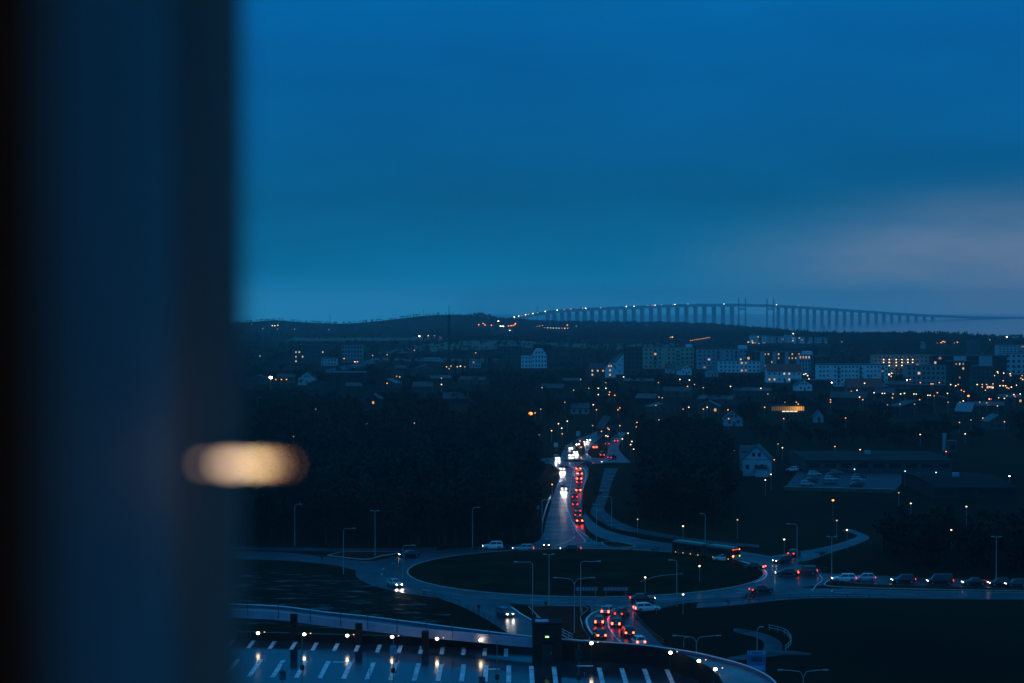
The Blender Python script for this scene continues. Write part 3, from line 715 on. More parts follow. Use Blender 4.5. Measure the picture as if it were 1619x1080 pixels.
guard_rail([(1215, 997), (1238, 1003), (1249, 1012), (1250, 1022), (1241, 1032)], 'curved hand rail around the footpath bend', m=STEEL, step=2)
guard_rail([(1235, 884), (1250, 889), (1275, 898), (1310, 906)], 'dark guard rail at the side road by the right junction', m=DARKMETAL)
guard_rail([(1012, 928), (1040, 919), (1080, 915)], 'low rail beside the lit footpath on the island', m=STEEL)
guard_rail([(946, 815), (955, 828), (962, 838)], 'short rail between cycle path and slip road', m=DARKMETAL)

# ------------------------------------------------------------------ vehicles
CARPAINT = {'white': (.72, .73, .74), 'silver': (.42, .44, .46), 'grey': (.13, .14, .15), 'black': (.012, .012, .014), 'blue': (.03, .06, .13), 'dark': (.03, .032, .036), 'red': (.2, .015, .015)}
SHAPE = {  # length, belt, roof height, roof rear x, roof front x, rear base x, front base x
 'hatch': (4.1, .95, 1.5, -1.62, .3, -1.98, 1.05), 'estate': (4.7, .95, 1.5, -2.0, .25, -2.28, 1.1),
 'saloon': (4.6, .93, 1.45, -1.05, .2, -1.75, 1.05), 'suv': (4.6, 1.08, 1.72, -1.95, .3, -2.22, 1.0), 'van': (5.0, 1.15, 2.0, -2.35, 1.0, -2.45, 1.75)}
MC = {}
def car_meshes(kind):
    if kind in MC: return MC[kind]
    Ln, belt, roof, rr, rf, br, bf = SHAPE[kind]; h = Ln / 2
    st = [(-h, .42, belt * .78, .74), (-h + .12, .3, belt * .95, .83), (-h + .6, .24, belt, .88), (-.2, .22, belt, .9), (bf - .1, .22, belt, .9), (h - .55, .24, belt * .86, .87), (h - .1, .3, belt * .74, .8), (h, .4, belt * .64, .7)]
    b = MB(); V = []; F = []
    for x, z0, z1, w in st:
        zm = z0 + (z1 - z0) * .6
        V += [(x, -w * .93, z0), (x, -w, zm), (x, -w * .9, z1), (x, w * .9, z1), (x, w, zm), (x, w * .93, z0)]
    for i in range(len(st) - 1):
        for k in range(6): F.append((i * 6 + k, i * 6 + (k + 1) % 6, (i + 1) * 6 + (k + 1) % 6, (i + 1) * 6 + k))
    F += [tuple(reversed(range(6))), tuple((len(st) - 1) * 6 + k for k in range(6))]
    b.add(V, F)
    wb, wt = .8, .62
    G = [(br, -wb, belt - .02), (bf, -wb, belt - .02), (bf, wb, belt - .02), (br, wb, belt - .02), (rr, -wt, roof), (rf, -wt, roof), (rf, wt, roof), (rr, wt, roof)]
    mid = [((rr + rf) / 2, -wt * .8, roof + .05), ((rr + rf) / 2, wt * .8, roof + .05)]
    b.add(G + mid, [(0, 1, 5, 4), (1, 2, 6, 5), (2, 3, 7, 6), (3, 0, 4, 7), (4, 5, 8), (5, 6, 9, 8), (6, 7, 9), (7, 4, 8, 9)])
    def pane(q, u0, u1, v0, v1, off):
        q = [Vector(x) for x in q]; n = (q[1] - q[0]).cross(q[3] - q[0]).normalized() * off
        f = lambda u, v: q[0].lerp(q[1], u).lerp(q[3].lerp(q[2], u), v) + n
        return MB().add([f(u0, v0), f(u1, v0), f(u1, v1), f(u0, v1)], [(0, 1, 2, 3)])
    d = {'body': b.mesh('body')}
    d['windscreen'] = pane((G[1], G[2], G[6], G[5]), .06, .94, .08, .92, .012).mesh('windscreen', GLASS)
    d['rear_window'] = pane((G[3], G[0], G[4], G[7]), .08, .92, .15, .9, .012).mesh('rear_window', GLASS)
    d['side_windows'] = [pane((G[0], G[1], G[5], G[4]), .06, .46, .1, .88, .012).mesh('side_window', GLASS), pane((G[0], G[1], G[5], G[4]), .5, .93, .1, .88, .012).mesh('side_window', GLASS),
                         pane((G[2], G[3], G[7], G[6]), .07, .5, .1, .88, .012).mesh('side_window', GLASS), pane((G[2], G[3], G[7], G[6]), .54, .94, .1, .88, .012).mesh('side_window', GLASS)]
    r = .33 if kind != 'suv' else .37
    d['wheel'] = MB().cyl_y(0, 0, 0, r, .22).mesh('tyre', TYRE); d['rim'] = MB().cyl_y(0, 0, 0, r * .62, .235, 10).mesh('rim', RIM)
    d['wpos'] = [(sx * (h - .85), sy * .8, r) for sx in (-1, 1) for sy in (-1, 1)]
    hl = MB().box(-.06, .05, -.1, .1, -.055, .055); d['hl'] = hl.mesh('headlight')
    d['hpos'] = [(h - .05, s * .55, belt * .66) for s in (-1, 1)]
    d['tl'] = MB().box(-.04, .05, -.13, .13, -.13 if kind not in ('estate', 'van') else -.25, .1).mesh('tail_light')
    d['tpos'] = [(-h + .0, s * .62, belt * .8) for s in (-1, 1)]
    d['hb'] = MB().box(-.03, .02, -.2, .2, -.025, .025).mesh('brake_light')
    d['hbpos'] = (rr - .03, 0, roof - .05)
    d['plate'] = MB().box(-.012, .012, -.26, .26, -.06, .06).mesh('number_plate', PLATE)
    d['ppos'] = [(-h - .012, 0, belt * .55), (h + .012, 0, .42)]
    d['mirror'] = MB().box(-.06, .06, -.1, .1, -.06, .07).mesh('mirror', DARKMETAL); d['mpos'] = [(bf - .35, s * .98, belt + .06) for s in (-1, 1)]
    MC[kind] = d; return d
LM = {}
def with_mat(mesh, m):
    k = (mesh.name, m.name)
    if k not in LM:
        c = mesh.copy(); c.materials.clear(); c.materials.append(m); LM[k] = c
    return LM[k]
def car(px, py, heading, kind, colour, label, head=None, tail=None, group=None, brake=False, z=.06, cat='car'):
    p = at(px, py, z); d = car_meshes(kind)
    o = empty('car', p, R(heading)); tag(o, label, cat, group)
    pm = mat('car_paint_' + colour, CARPAINT[colour], .28, .5, metal=.2 if colour in ('silver', 'grey') else 0., coat=.2)
    link('body', with_mat(d['body'], pm), o)
    link('windscreen', d['windscreen'], o); link('rear_window', d['rear_window'], o)
    for m_ in d['side_windows']: link('side_window', m_, o)
    for q in d['wpos']:
        w = link('wheel', d['wheel'], o, q); link('rim', d['rim'], w)
    hm = {'bright': HEAD, 'near': HEADN, 'dipped': HEADM, None: HEADOFF}[head]; tm = {'tail': TAIL, 'brake': BRAKE if py < 850 else STOP, None: TAILOFF}[tail]
    for q in d['hpos']: link('headlight', with_mat(d['hl'], hm), o, q)
    if head in ('bright', 'near'):
        for i_, q in enumerate(d['hpos']):
            ld = bpy.data.lights.new('headlight_beam', 'SPOT'); ld.energy = (650 if py > 740 else 300) if head == 'bright' else 260; ld.color = (1, .92, .78)
            ld.spot_size = R(64); ld.spot_blend = .8; ld.shadow_soft_size = .05
            lo = link('headlight_beam', ld, o, (q[0] + .1, q[1], q[2])); lo.rotation_euler = (0, R(-86), 0)
    for q in d['tpos']: link('tail_light', with_mat(d['tl'], tm), o, q)
    if brake: link('brake_light', with_mat(d['hb'], BRAKE), o, d['hbpos'])
    for q in d['ppos']: link('number_plate', d['plate'], o, q)
    for q in d['mpos']: link('mirror', d['mirror'], o, q)
    return o
CARS = [
 (779, 868, 184, 'suv', 'white', 'white people carrier alone behind the roundabout island', 'dipped', None),
 (827, 871, 182, 'estate', 'silver', 'silver estate car behind the roundabout island', 'dipped', 'tail'),
 (864, 865, 268, 'suv', 'black', 'black car entering the roundabout with headlights towards us', 'dipped', None),
 (902, 871.5, 180, 'saloon', 'black', 'black car crossing the mouth of the approach road', 'dipped', 'tail'),
 (647, 880, 200, 'saloon', 'black', 'dark car leaving the roundabout towards the left road', 'dipped', None),
 (624, 927, 296, 'saloon', 'silver', 'silver saloon with headlights on the left side of the roundabout', 'near', None),
 (798, 974, 298, 'hatch', 'blue', 'dark blue car with glowing headlights on the exit road', 'near', None),
 (1016, 951, 2, 'saloon', 'black', 'black car circling the roundabout in front of the chevron boards', 'dipped', 'tail'),
 (1023, 966, 14, 'estate', 'white', 'white estate car entering the roundabout by the give way sign', None, 'brake'),
 (963, 970, 70, 'estate', 'silver', 'silver car at the head of the queue below the roundabout', None, 'brake'),
 (983, 975, 72, 'suv', 'black', 'black car beside the silver one at the roundabout entry', None, 'tail'),
 (947, 986, 88, 'estate', 'grey', 'grey car second in the outer lane of the queue below the roundabout', None, 'brake'),
 (977, 989, 78, 'estate', 'dark', 'dark estate car second in the inner lane of the queue', None, 'brake'),
 (992, 1005, 96, 'suv', 'black', 'black car braking third in the inner lane of the queue', None, 'brake'),
 (948, 1008, 96, 'saloon', 'black', 'black saloon third in the outer lane of the queue', None, 'brake'),
 (1009, 1019, 100, 'hatch', 'white', 'white hatchback last in the queue beside the ramp', None, 'brake'),
 (1192, 900, 152, 'saloon', 'black', 'black car with white rear plate following the bus', None, 'brake'),
 (1204, 937, 24, 'saloon', 'black', 'black saloon alone at the right side of the roundabout island', None, 'tail'),
 (1244, 910, 176, 'saloon', 'black', 'black saloon entering the roundabout from the right', 'dipped', 'brake'),
 (1274, 908, 172, 'suv', 'dark', 'dark hatchback close behind the black saloon at the right entry', None, 'tail'),
 (1334, 919, 181, 'estate', 'white', 'white estate car waiting on the right road', 'dipped', 'tail'),
 (1367, 918.5, 180, 'hatch', 'silver', 'silver hatchback behind the white estate on the right road', None, 'tail'),
 (1428, 922, 183, 'suv', 'black', 'black car third in the line on the right road', 'dipped', 'tail'),
 (1486, 924, 182, 'van', 'black', 'dark van fourth in the line on the right road', 'dipped', 'tail'),
 (1540, 925, 182, 'saloon', 'black', 'dark saloon fifth in the line on the right road', 'dipped', 'tail'),
 (1580, 926, 183, 'hatch', 'black', 'black hatchback beside the crossbar lamp on the right road', 'dipped', None),
 (1606, 927.5, 182, 'hatch', 'dark', 'dark car last in the line at the right edge', 'dipped', 'tail'),
 (1143, 887, 166, 'hatch', 'white', 'white hatchback overlapping the rear of the bus', None, 'tail'),
 (1236, 890, 215, 'hatch', 'black', 'black hatchback coming out of the side road with one bright lamp', 'dipped', None),
 (1256, 879, 60, 'hatch', 'black', 'black car driving away up the side road', None, 'tail'),
 (915.5, 827, 92, 'suv', 'dark', 'car at the near end of the queue of red tail lights', None, 'brake'),
 (912.5, 818, 92, 'suv', 'black', 'second car from the near end of the red tail light queue', None, 'tail'),
 (913, 810.5, 92, 'saloon', 'black', 'third car from the near end of the red tail light queue', None, 'tail'),
 (908.5, 800, 91, 'estate', 'black', 'fourth car from the near end of the red tail light queue', None, 'tail'),
 (908, 789, 91, 'suv', 'black', 'fifth car from the near end of the red tail light queue', None, 'tail'),
 (914, 777.5, 90, 'saloon', 'black', 'sixth car from the near end of the red tail light queue', None, 'brake'),
 (916, 766, 88, 'suv', 'black', 'seventh car from the near end of the red tail light queue', None, 'tail'),
 (916, 760, 87, 'suv', 'dark', 'eighth car from the near end of the red tail light queue', None, 'brake'),
 (916.5, 751.5, 90, 'hatch', 'dark', 'ninth car from the near end of the red tail light queue', None, 'brake'),
 (913.5, 743.5, 94, 'saloon', 'black', 'car at the far end of the red tail light queue', None, 'brake'),
 (890.5, 775.5, 274, 'suv', 'black', 'car with brilliant headlights alone on the approach road', 'bright', None),
 (888, 744, 276, 'suv', 'black', 'car with headlights just below the small junction', 'bright', None),
 (880, 727, 280, 'suv', 'silver', 'pale car with headlights at the edge of the small junction', 'bright', None),
 (902, 722, 275, 'hatch', 'black', 'car with headlights entering the small junction from beyond', 'bright', None),
 (899, 711, 290, 'estate', 'silver', 'silver car with headlights in the bright street beyond the junction', 'bright', None),
 (908, 717, 280, 'saloon', 'black', 'car close beside the first in the bright street beyond the junction', 'bright', None),
 (911, 705, 285, 'suv', 'black', 'third car with headlights in the bright street', 'bright', None),
 (923, 701, 290, 'hatch', 'black', 'fourth car with headlights in the bright street', 'bright', None),
 (928, 698, 290, 'hatch', 'black', 'car with headlights farthest up the bright street', 'bright', None),
 (941, 709.5, 88, 'hatch', 'silver', 'pale car with red tail lights beyond the small junction', None, 'brake'),
 (952, 722, 90, 'van', 'black', 'dark van with red tail lights beyond the small junction', None, 'tail'),
 (968, 726, 60, 'hatch', 'black', 'dark car with red tail lights beside the silver car', None, 'tail'),
 (974, 699, 88, 'estate', 'silver', 'car with red tail lights high on the side street', None, 'tail'),
 (960, 704, 88, 'saloon', 'black', 'dark car under the lamps of the side street', None, 'tail'),
 (962, 733, 184, 'saloon', 'silver', 'silver saloon crossing just right of the small junction', 'dipped', None),
 (927, 735.5, 184, 'saloon', 'dark', 'dark saloon crossing the small junction above the queue', None, 'tail'),
 (1253, 745, 150, 'hatch', 'white', 'white car parked alone beside the white house', None, None),
]
for c in CARS: car(*c, group='cars on the roads')
for i, (x, y) in enumerate([(1288, 752), (1284, 758), (1282, 763), (1276, 768), (1322, 750), (1315, 755), (1314, 760), (1312, 765), (1358, 756), (1357, 761), (1356, 765), (1354, 770)]):
    row = ('the car park row close to the white house', 'the middle row of the car park', 'the car park row farthest from the white house')[i // 4]
    car(x, y, 8, ['hatch', 'estate', 'saloon'][i % 3], ['silver', 'grey', 'dark', 'silver', 'grey', 'black'][i % 6], 'pale parked car in %s' % row, None, None, group='parked cars, ' + row)

# articulated bus
bl = at(1069, 876); br_ = at(1164, 889)
bd = (bl - br_); bl_len = bd.length
o = empty('bus', (br_.x, br_.y, .06), math.atan2(bd.y, bd.x))
tag(o, 'long dark green articulated bus driving off the roundabout with amber lights', 'bus')
BUSM = mat('bus_green', (.02, .05, .03), .35, .5, coat=.4); BUSR = mat('bus_roof', (.08, .26, .2), .4, .5); BUSB = mat('bus_rear', (.3, .38, .2), .4, .5)
FRL = bl_len
def bus_box(x0, x1, name):
    b_ = MB().add([(x0, -1.25, .35), (x1, -1.25, .35), (x1, 1.25, .35), (x0, 1.25, .35), (x0, -1.25, 2.75), (x1, -1.25, 2.75), (x1, 1.25, 2.75), (x0, 1.25, 2.75), (x0 + .1, -1.05, 3.0), (x1 - .1, -1.05, 3.0), (x1 - .1, 1.05, 3.0), (x0 + .1, 1.05, 3.0)],
              [(3, 2, 1, 0), (0, 1, 5, 4), (1, 2, 6, 5), (2, 3, 7, 6), (3, 0, 4, 7), (4, 5, 9, 8), (5, 6, 10, 9), (6, 7, 11, 10), (7, 4, 8, 11), (8, 9, 10, 11)]).build(name, BUSM, o)
    MB().box(x0 + .3, x1 - .3, -.9, .9, 3.004, 3.12).build('roof_panel', BUSR, o)
    for sy in (-1, 1):
        n = max(2, int((x1 - x0) / 1.5)); w = (x1 - x0 - .6) / n
        for k in range(n):
            MB().box(x0 + .3 + k * w + .06, x0 + .3 + (k + 1) * w - .06, sy * 1.262 - .008, sy * 1.262 + .008, 1.3, 2.45).build('window', GLASS, o)
        for xx in (x0 + 1.8, x1 - 2.0):
            w_ = MB().cyl_y(0, 0, 0, .48, .28).build('wheel', TYRE, o, (xx, sy * 1.13, .48)); MB().cyl_y(0, 0, 0, .26, .3, 10).build('rim', RIM, w_)
    return b_
c1, c2_ = FRL * .42, FRL * .49
bus_box(0, c1, 'rear_body'); bus_box(c2_, FRL, 'front_body')
for k in range(5):
    xx = c1 + (c2_ - c1) * (k + .1) / 5; MB().box(xx, xx + (c2_ - c1) * .15, -1.2, 1.2, .5, 2.9).build('bellows_fold', DARKMETAL, o)
MB().box(c1 + .01, c2_ - .01, -1.1, 1.1, .55, 2.82).build('bellows', DARKMETAL, o)
MB().box(-.03, -.004, -1.15, 1.15, .5, 1.5).build('rear_panel', BUSB, o)
MB().box(-.03, -.004, -1.05, 1.05, 1.6, 2.5).build('rear_window', GLASS, o)
for sy in (-1, 1):
    MB().box(-.08, -.032, sy * 1.0 - .12, sy * 1.0 + .12, 1.1, 1.4).build('tail_light', BRAKE if sy > 0 else AMBER, o)
    MB().box(-.08, -.004, sy * .95 - .12, sy * .95 + .12, 2.55, 2.75).build('marker_light', AMBER if sy < 0 else TAIL, o)
for k in range(3): MB().box(-.06, -.004, -.4 + .4 * k - .05, -.4 + .4 * k + .05, 2.58, 2.7).build('marker_light', TAIL, o)
for k in range(8):
    xx = FRL * (k + .5) / 8
    if not c1 < xx < c2_: MB().box(xx - .08, xx + .08, 1.255, 1.29, .55, .68).build('side_marker', AMBER, o)
MB().box(FRL + .004, FRL + .03, -1.1, 1.1, 1.1, 2.6).build('windscreen', GLASS, o)

# ------------------------------------------------------------------ buildings
WALLS = {'white': (.64, .67, .68), 'whitewash': (.4, .44, .5), 'cream': (.42, .38, .28), 'grey': (.24, .25, .26), 'bluegrey': (.3, .34, .37), 'brick': (.16, .075, .05), 'dark': (.018, .018, .019), 'darkgrey': (.06, .063, .066), 'beige': (.36, .32, .28), 'redbrown': (.2, .08, .06), 'palegrey': (.45, .47, .48)}
def wall_mat(c): return mat('wall_' + c, WALLS[c], .8, .2, noise=.12, nscale=.4)
ROOFD = mat('roof_dark', (.03, .03, .032), .6, .4, noise=.3, nscale=.5)
ROOFW = mat('roof_wet', (.045, .047, .052), .4, .18, noise=.3, nscale=.3, rvar=.1)
ROOFR = mat('roof_red', (.2, .05, .04), .7, .3, noise=.2, nscale=.5)
KEEP = []
WM = {}
def wmesh(w, h, m):
    k = (round(w, 1), round(h, 1), m.name)
    if k not in WM: WM[k] = MB().box(-k[0] / 2, k[0] / 2, -.06, .0, -k[1] / 2, k[1] / 2).mesh('window', m)
    return WM[k]
def block(x0, x1, yt, yb, wall, floors, cols, label, lit=.08, depth=14, gaps=(), roof='flat', win=(.5, .5), balconies=(), yaw=0, litrow=None, strips=(), keep=True, D=None, penthouse=None, skip_top=0, litmat=None, group='blocks of the town'):
    a = at((x0 + x1) / 2, yb) if D is None else atD((x0 + x1) / 2, yb, D)
    gz_ = 0 if D is None else a.z
    s = a.y / FPX; w = (x1 - x0) * s; h = (yb - yt) * s
    o = empty('apartment_building', (a.x, a.y, gz_), yaw); tag(o, label, 'building')
    MB().box(-w / 2, w / 2, 0, depth, 0, h).build('wall', wall_mat(wall), o)
    MB().box(-w / 2 - .2, w / 2 + .2, -.2, depth + .2, h + .004, h + .45).build('roof', ROOFW if wall in ('white', 'bluegrey', 'cream', 'palegrey', 'beige') else ROOFD, o)
    fh = h / floors; cw = w / cols
    rnd = random.Random(int(x0 * 7 + yb))
    for f in range(floors - skip_top):
        for c in range(cols):
            if c in gaps: continue
            m_ = GLASS
            if litrow and f in litrow: m_ = rnd.choice([LIT_WARM, LIT_PALE, LIT_WARM])
            elif rnd.random() < lit * .65: m_ = litmat or rnd.choice([LIT_WARM, LIT_PALE, LIT_DIM, LIT_DIM])
            ww = cw * win[0] * rnd.choice([.85, 1, 1, 1.1]); wh = fh * win[1]
            link('window', wmesh(ww, wh, m_), o, (-w / 2 + cw * (c + .5), -.003, fh * (f + .52)))
    for c in balconies:
        for f in range(1, floors):
            MB().box(-cw * .42, cw * .42, -1.3, -.07, 0, .18).build('balcony_floor', CONC, o, (-w / 2 + cw * (c + .5), 0, fh * f))
            MB().box(-cw * .42, cw * .42, -1.32, -1.26, .184, 1.0).build('balcony_rail', DARKMETAL, o, (-w / 2 + cw * (c + .5), 0, fh * f))
    for u0, u1, mm in strips:
        MB().box(-w / 2 + w * u0, -w / 2 + w * u1, -.16, -.064, .1, h - .1).build('wall_strip', wall_mat(mm), o)
    if penthouse:
        u0, u1, ph, mm = penthouse
        MB().box(-w / 2 + w * u0, -w / 2 + w * u1, 1, depth - 1, h + .46, h + .46 + ph).build('stair_head', wall_mat(mm), o)
    if keep: KEEP.append((x0 - 3, yt - 2, x1 + 3, yb - (yb - yt) * .18, a.y))
    return o
def house(px, yb, w, d, hw, hr, label, wall='white', roofm=None, yaw=0, lit=0, gable_front=True, wins=2, floors=1, keep=True, D=None, chimney=True, door=True, name='house'):
    a = at(px, yb) if D is None else atD(px, yb, D)
    o = empty(name, (a.x, a.y, 0 if D is None else a.z), yaw); tag(o, label, 'house', 'houses in the gardens')
    roofm = roofm or ROOFD
    if gable_front:
        V = [(-w / 2, 0, 0), (w / 2, 0, 0), (w / 2, d, 0), (-w / 2, d, 0), (-w / 2, 0, hw), (w / 2, 0, hw), (w / 2, d, hw), (-w / 2, d, hw), (0, 0, hw + hr), (0, d, hw + hr)]
        MB().add(V, [(0, 1, 5, 8, 4), (2, 3, 7, 9, 6), (1, 2, 6, 5), (3, 0, 4, 7)]).build('wall', wall_mat(wall), o)
        e = .45; k = hr / (w / 2)
        rv = [(-w / 2 - e, -.35, hw - e * k + .05), (0, -.35, hw + hr + .05), (w / 2 + e, -.35, hw - e * k + .05), (-w / 2 - e, d + .35, hw - e * k + .05), (0, d + .35, hw + hr + .05), (w / 2 + e, d + .35, hw - e * k + .05)]
        rv += [(x, y, z + .22) for x, y, z in rv]
    else:
        V = [(-w / 2, 0, 0), (w / 2, 0, 0), (w / 2, d, 0), (-w / 2, d, 0), (-w / 2, 0, hw), (w / 2, 0, hw), (w / 2, d, hw), (-w / 2, d, hw), (-w / 2, d / 2, hw + hr), (w / 2, d / 2, hw + hr)]
        MB().add(V, [(0, 1, 5, 4), (2, 3, 7, 6), (1, 2, 6, 9, 5), (3, 0, 4, 8, 7)]).build('wall', wall_mat(wall), o)
        e = .45; k = hr / (d / 2)
        rv = [(-w / 2 - .35, -e, hw - e * k + .05), (-w / 2 - .35, d / 2, hw + hr + .05), (-w / 2 - .35, d + e, hw - e * k + .05), (w / 2 + .35, -e, hw - e * k + .05), (w / 2 + .35, d / 2, hw + hr + .05), (w / 2 + .35, d + e, hw - e * k + .05)]
        rv += [(x, y, z + .22) for x, y, z in rv]
    rf = MB().add(rv, [(0, 1, 4, 3), (1, 2, 5, 4), (7, 6, 9, 10), (8, 7, 10, 11), (0, 6, 7, 1), (1, 7, 8, 2), (3, 4, 10, 9), (4, 5, 11, 10), (0, 3, 9, 6), (2, 8, 11, 5)]).build('roof', roofm, o)
    if chimney: MB().box(-.35, .35, d * .55, d * .55 + .6, hw + hr * .7, hw + hr + .8).build('chimney', wall_mat('brick'), rf)
    rnd = random.Random(int(px * 3 + yb))
    for f in range(floors):
        for c in range(wins):
            m_ = rnd.choice([LIT_WARM, LIT_PALE]) if rnd.random() < lit else GLASS
            link('window', wmesh(1.1, 1.3, m_), o, (-w / 2 + w * (c + .5) / wins, -.003, hw / floors * (f + .55)))
    if gable_front and hr > 2.5:
        for sx in (-.9, .9): link('window', wmesh(.9, 1.2, rnd.choice([LIT_WARM]) if rnd.random() < lit else GLASS), o, (sx, -.003, hw + hr * .35))
    if door: MB().box(-.5, .5, -.05, -.002, .02, 2.1).build('door', DARKMETAL, o, (w * .02, 0, 0))
    s = a.y / FPX
    if keep: KEEP.append((px - w / 2 / s - 2, yb - (hw + hr) / s, px + w / 2 / s + 2, yb - 3, a.y))
    return o

# apartment blocks, far to near
block(1187, 1215, 531, 544, 'white', 4, 6, 'white far apartment block at the left end of the row by the shore wood', .12, strips=((.45, .6, 'darkgrey'),))
block(1217, 1240, 532, 544, 'palegrey', 4, 5, 'second pale block in the far row by the shore wood', .15, strips=((.4, .55, 'darkgrey'),))
block(1242, 1256, 530, 544, 'white', 4, 3, 'narrow white block in the far row with a lamp above it', .12)
block(1257, 1284, 533, 545, 'white', 4, 6, 'fourth white block in the far row by the shore wood', .12, strips=((.1, .2, 'darkgrey'), (.6, .72, 'darkgrey')))
block(1289, 1308, 534, 545, 'palegrey', 3, 5, 'rightmost pale block of the far row before the dark wood', .1, strips=((.55, .75, 'redbrown'),))
block(1533, 1550, 541, 560, 'darkgrey', 7, 4, 'dark slim tower on the far right-hand side', .05, win=(.55, .4))
block(1578, 1632, 546, 562, 'palegrey', 4, 9, 'pale block at the edge beneath the bright lamp on the skyline', .08)
block(1459, 1463, 541, 552, 'palegrey', 3, 1, 'small pale tower hidden in the shore wood', 0)
block(790, 826, 548, 574, 'darkgrey', 5, 6, 'dull grey block behind the white mansard house', .05)
block(843, 871, 545, 572, 'dark', 6, 5, 'dark block rising behind the white rounded gable', .04)
block(985, 1016, 549, 592, 'darkgrey', 6, 5, 'dark block between the white gable and the yellow block', .03)
block(1018, 1097, 550, 583, 'cream', 5, 11, 'long yellowish apartment block with flat roof', .05, gaps=(4, 7), balconies=(2, 7), penthouse=(.86, .97, 2.2, 'white'), win=(.42, .45))
block(1103, 1182, 553, 584, 'bluegrey', 5, 11, 'blue grey apartment block next to the yellow one', .16, gaps=(5,), balconies=(4, 8), penthouse=(.84, .99, 3.0, 'white'), win=(.4, .42))
block(1180, 1200, 556, 584, 'darkgrey', 4, 3, 'dark narrow block beside the brick one with lit balconies', .1)
block(1196, 1266, 557, 588, 'brick', 5, 13, 'brick block with pale stair strips and a row of lit top windows', .22, strips=((.08, .19, 'bluegrey'), (.36, .45, 'bluegrey'), (.64, .73, 'bluegrey')), win=(.35, .4), litmat=LIT_WARM)
block(1263, 1286, 562, 592, 'bluegrey', 5, 5, 'grey block with lit top floor beside the brick one', .08, litrow=(4,), win=(.35, .6), penthouse=(.35, .95, 2.6, 'white'))
block(1286, 1312, 564, 596, 'darkgrey', 4, 4, 'plain dark block behind the long white one', .04)
block(1381, 1474, 562, 592, 'beige', 5, 14, 'beige block with three rows of lit balconies', .1, litrow=None, win=(.5, .4), balconies=(2, 3, 5, 6, 8, 9))
block(1475, 1592, 563, 598, 'dark', 5, 16, 'long dark block with pale upper walls at the right', .05, strips=((.28, .45, 'palegrey'), (.62, .8, 'bluegrey')))
block(1590, 1640, 559, 592, 'palegrey', 4, 6, 'pale building with dark roof at the right edge', .06)
block(1137, 1202, 571, 589, 'white', 3, 10, 'low white terrace in front of the blue grey block', .22, win=(.4, .45))
block(1294, 1404, 577, 611, 'white', 5, 19, 'long white apartment block with many small dark windows', .07, gaps=(3, 12), balconies=(5, 11, 17), win=(.4, .42))
block(1434, 1502, 579, 609, 'grey', 4, 9, 'grey block with dark roof between the white and the black block', .06)
block(1503, 1537, 572, 615, 'dark', 6, 6, 'black tower with a few lit windows in front of the long dark block', .2, win=(.4, .45))
block(1537, 1572, 580, 616, 'darkgrey', 5, 5, 'dark grey building next to the black tower', .08)
block(460, 513, 546, 575, 'darkgrey', 4, 10, 'dark school building with a cluster of lit windows', .16, litmat=LIT_PALE, win=(.35, .34))
block(540, 573, 546, 573, 'grey', 4, 7, 'plain grey block with faint windows left of the mast', .03)
block(508, 532, 567, 578, 'palegrey', 2, 5, 'small low pale building by the school', .1)
block(513, 576, 590, 617, 'dark', 2, 4, 'black barn-like building in the left-hand streets', .0, depth=25)
block(671, 695, 566, 571, 'palegrey', 1, 8, 'low pale shed with striped front near the mast', .0)
block(742, 760, 570, 582, 'bluegrey', 2, 4, 'small pale building right of the mast', .05)
block(1257, 1317, 602, 615, 'dark', 2, 6, 'low black flat building in front of the white blocks', .0, depth=20)

# lit gallery lamps on the beige block
for f in range(4):
    for c, x in enumerate((1397, 1406, 1417, 1426, 1435, 1443)):
        pass
# white mansard house: two wings
a = at(832, 582); s = a.y / FPX
o = empty('house', (a.x, a.y, 0)); tag(o, 'large white house with dark mansard roof and rounded gable wing', 'house')
w1, h1_ = 16 * s, 20 * s
MB().box(-w1 / 2, w1 / 2, 0, 12, 0, h1_).build('wall', wall_mat('white'), o)
MB().add([(-w1 / 2 - .2, -.2, h1_ + .004), (w1 / 2, -.2, h1_ + .004), (w1 / 2, 12, h1_ + .004), (-w1 / 2 - .2, 12, h1_ + .004), (-w1 / 2 + 1, 1.5, h1_ + 4.4), (w1 / 2, 1.5, h1_ + 4.4), (w1 / 2, 10, h1_ + 4.4), (-w1 / 2 + 1, 10, h1_ + 4.4)], [(0, 1, 5, 4), (1, 2, 6, 5), (2, 3, 7, 6), (3, 0, 4, 7), (4, 5, 6, 7)]).build('roof', ROOFD, o)
for f in range(3):
    for c in range(3): link('window', wmesh(1.1, 1.5, GLASS), o, (-w1 / 2 + w1 * (c + .5) / 3, -.003, h1_ * (f + .6) / 3.2))
xo = w1 / 2 + 12.5 * s; w2 = 24 * s; h2 = 31 * s
prof = [(-w2 / 2, 0), (w2 / 2, 0), (w2 / 2, h2 * .62), (w2 / 2 - 1.5, h2 * .8), (w2 * .22, h2 * .98), (0, h2), (-w2 * .22, h2 * .98), (-w2 / 2 + 1.5, h2 * .8), (-w2 / 2, h2 * .62)]
n = len(prof)
MB().add([(x + xo, -1.5, z) for x, z in prof] + [(x + xo, 10, z) for x, z in prof], [tuple(range(n)), tuple(reversed(range(n, 2 * n)))] + [(i, n + i, n + (i + 1) % n, (i + 1) % n) for i in range(n)]).build('gable_wing', wall_mat('white'), o)
for f in range(4):
    for c in range(5):
        if f == 3 and c in (0, 4): continue
        link('window', wmesh(1.2, 1.4, GLASS), o, (xo - w2 / 2 + w2 * (c + .5) / 5, -1.503, h2 * (f + .6) / 4.5))
KEEP.append((822, 550, 866, 578, a.y))
house(986, 592, 12.5, 16, 9.5, 6.5, 'large white gabled house end on, roof meeting the dark block', 'white', floors=2, wins=2, lit=0, yaw=R(8))
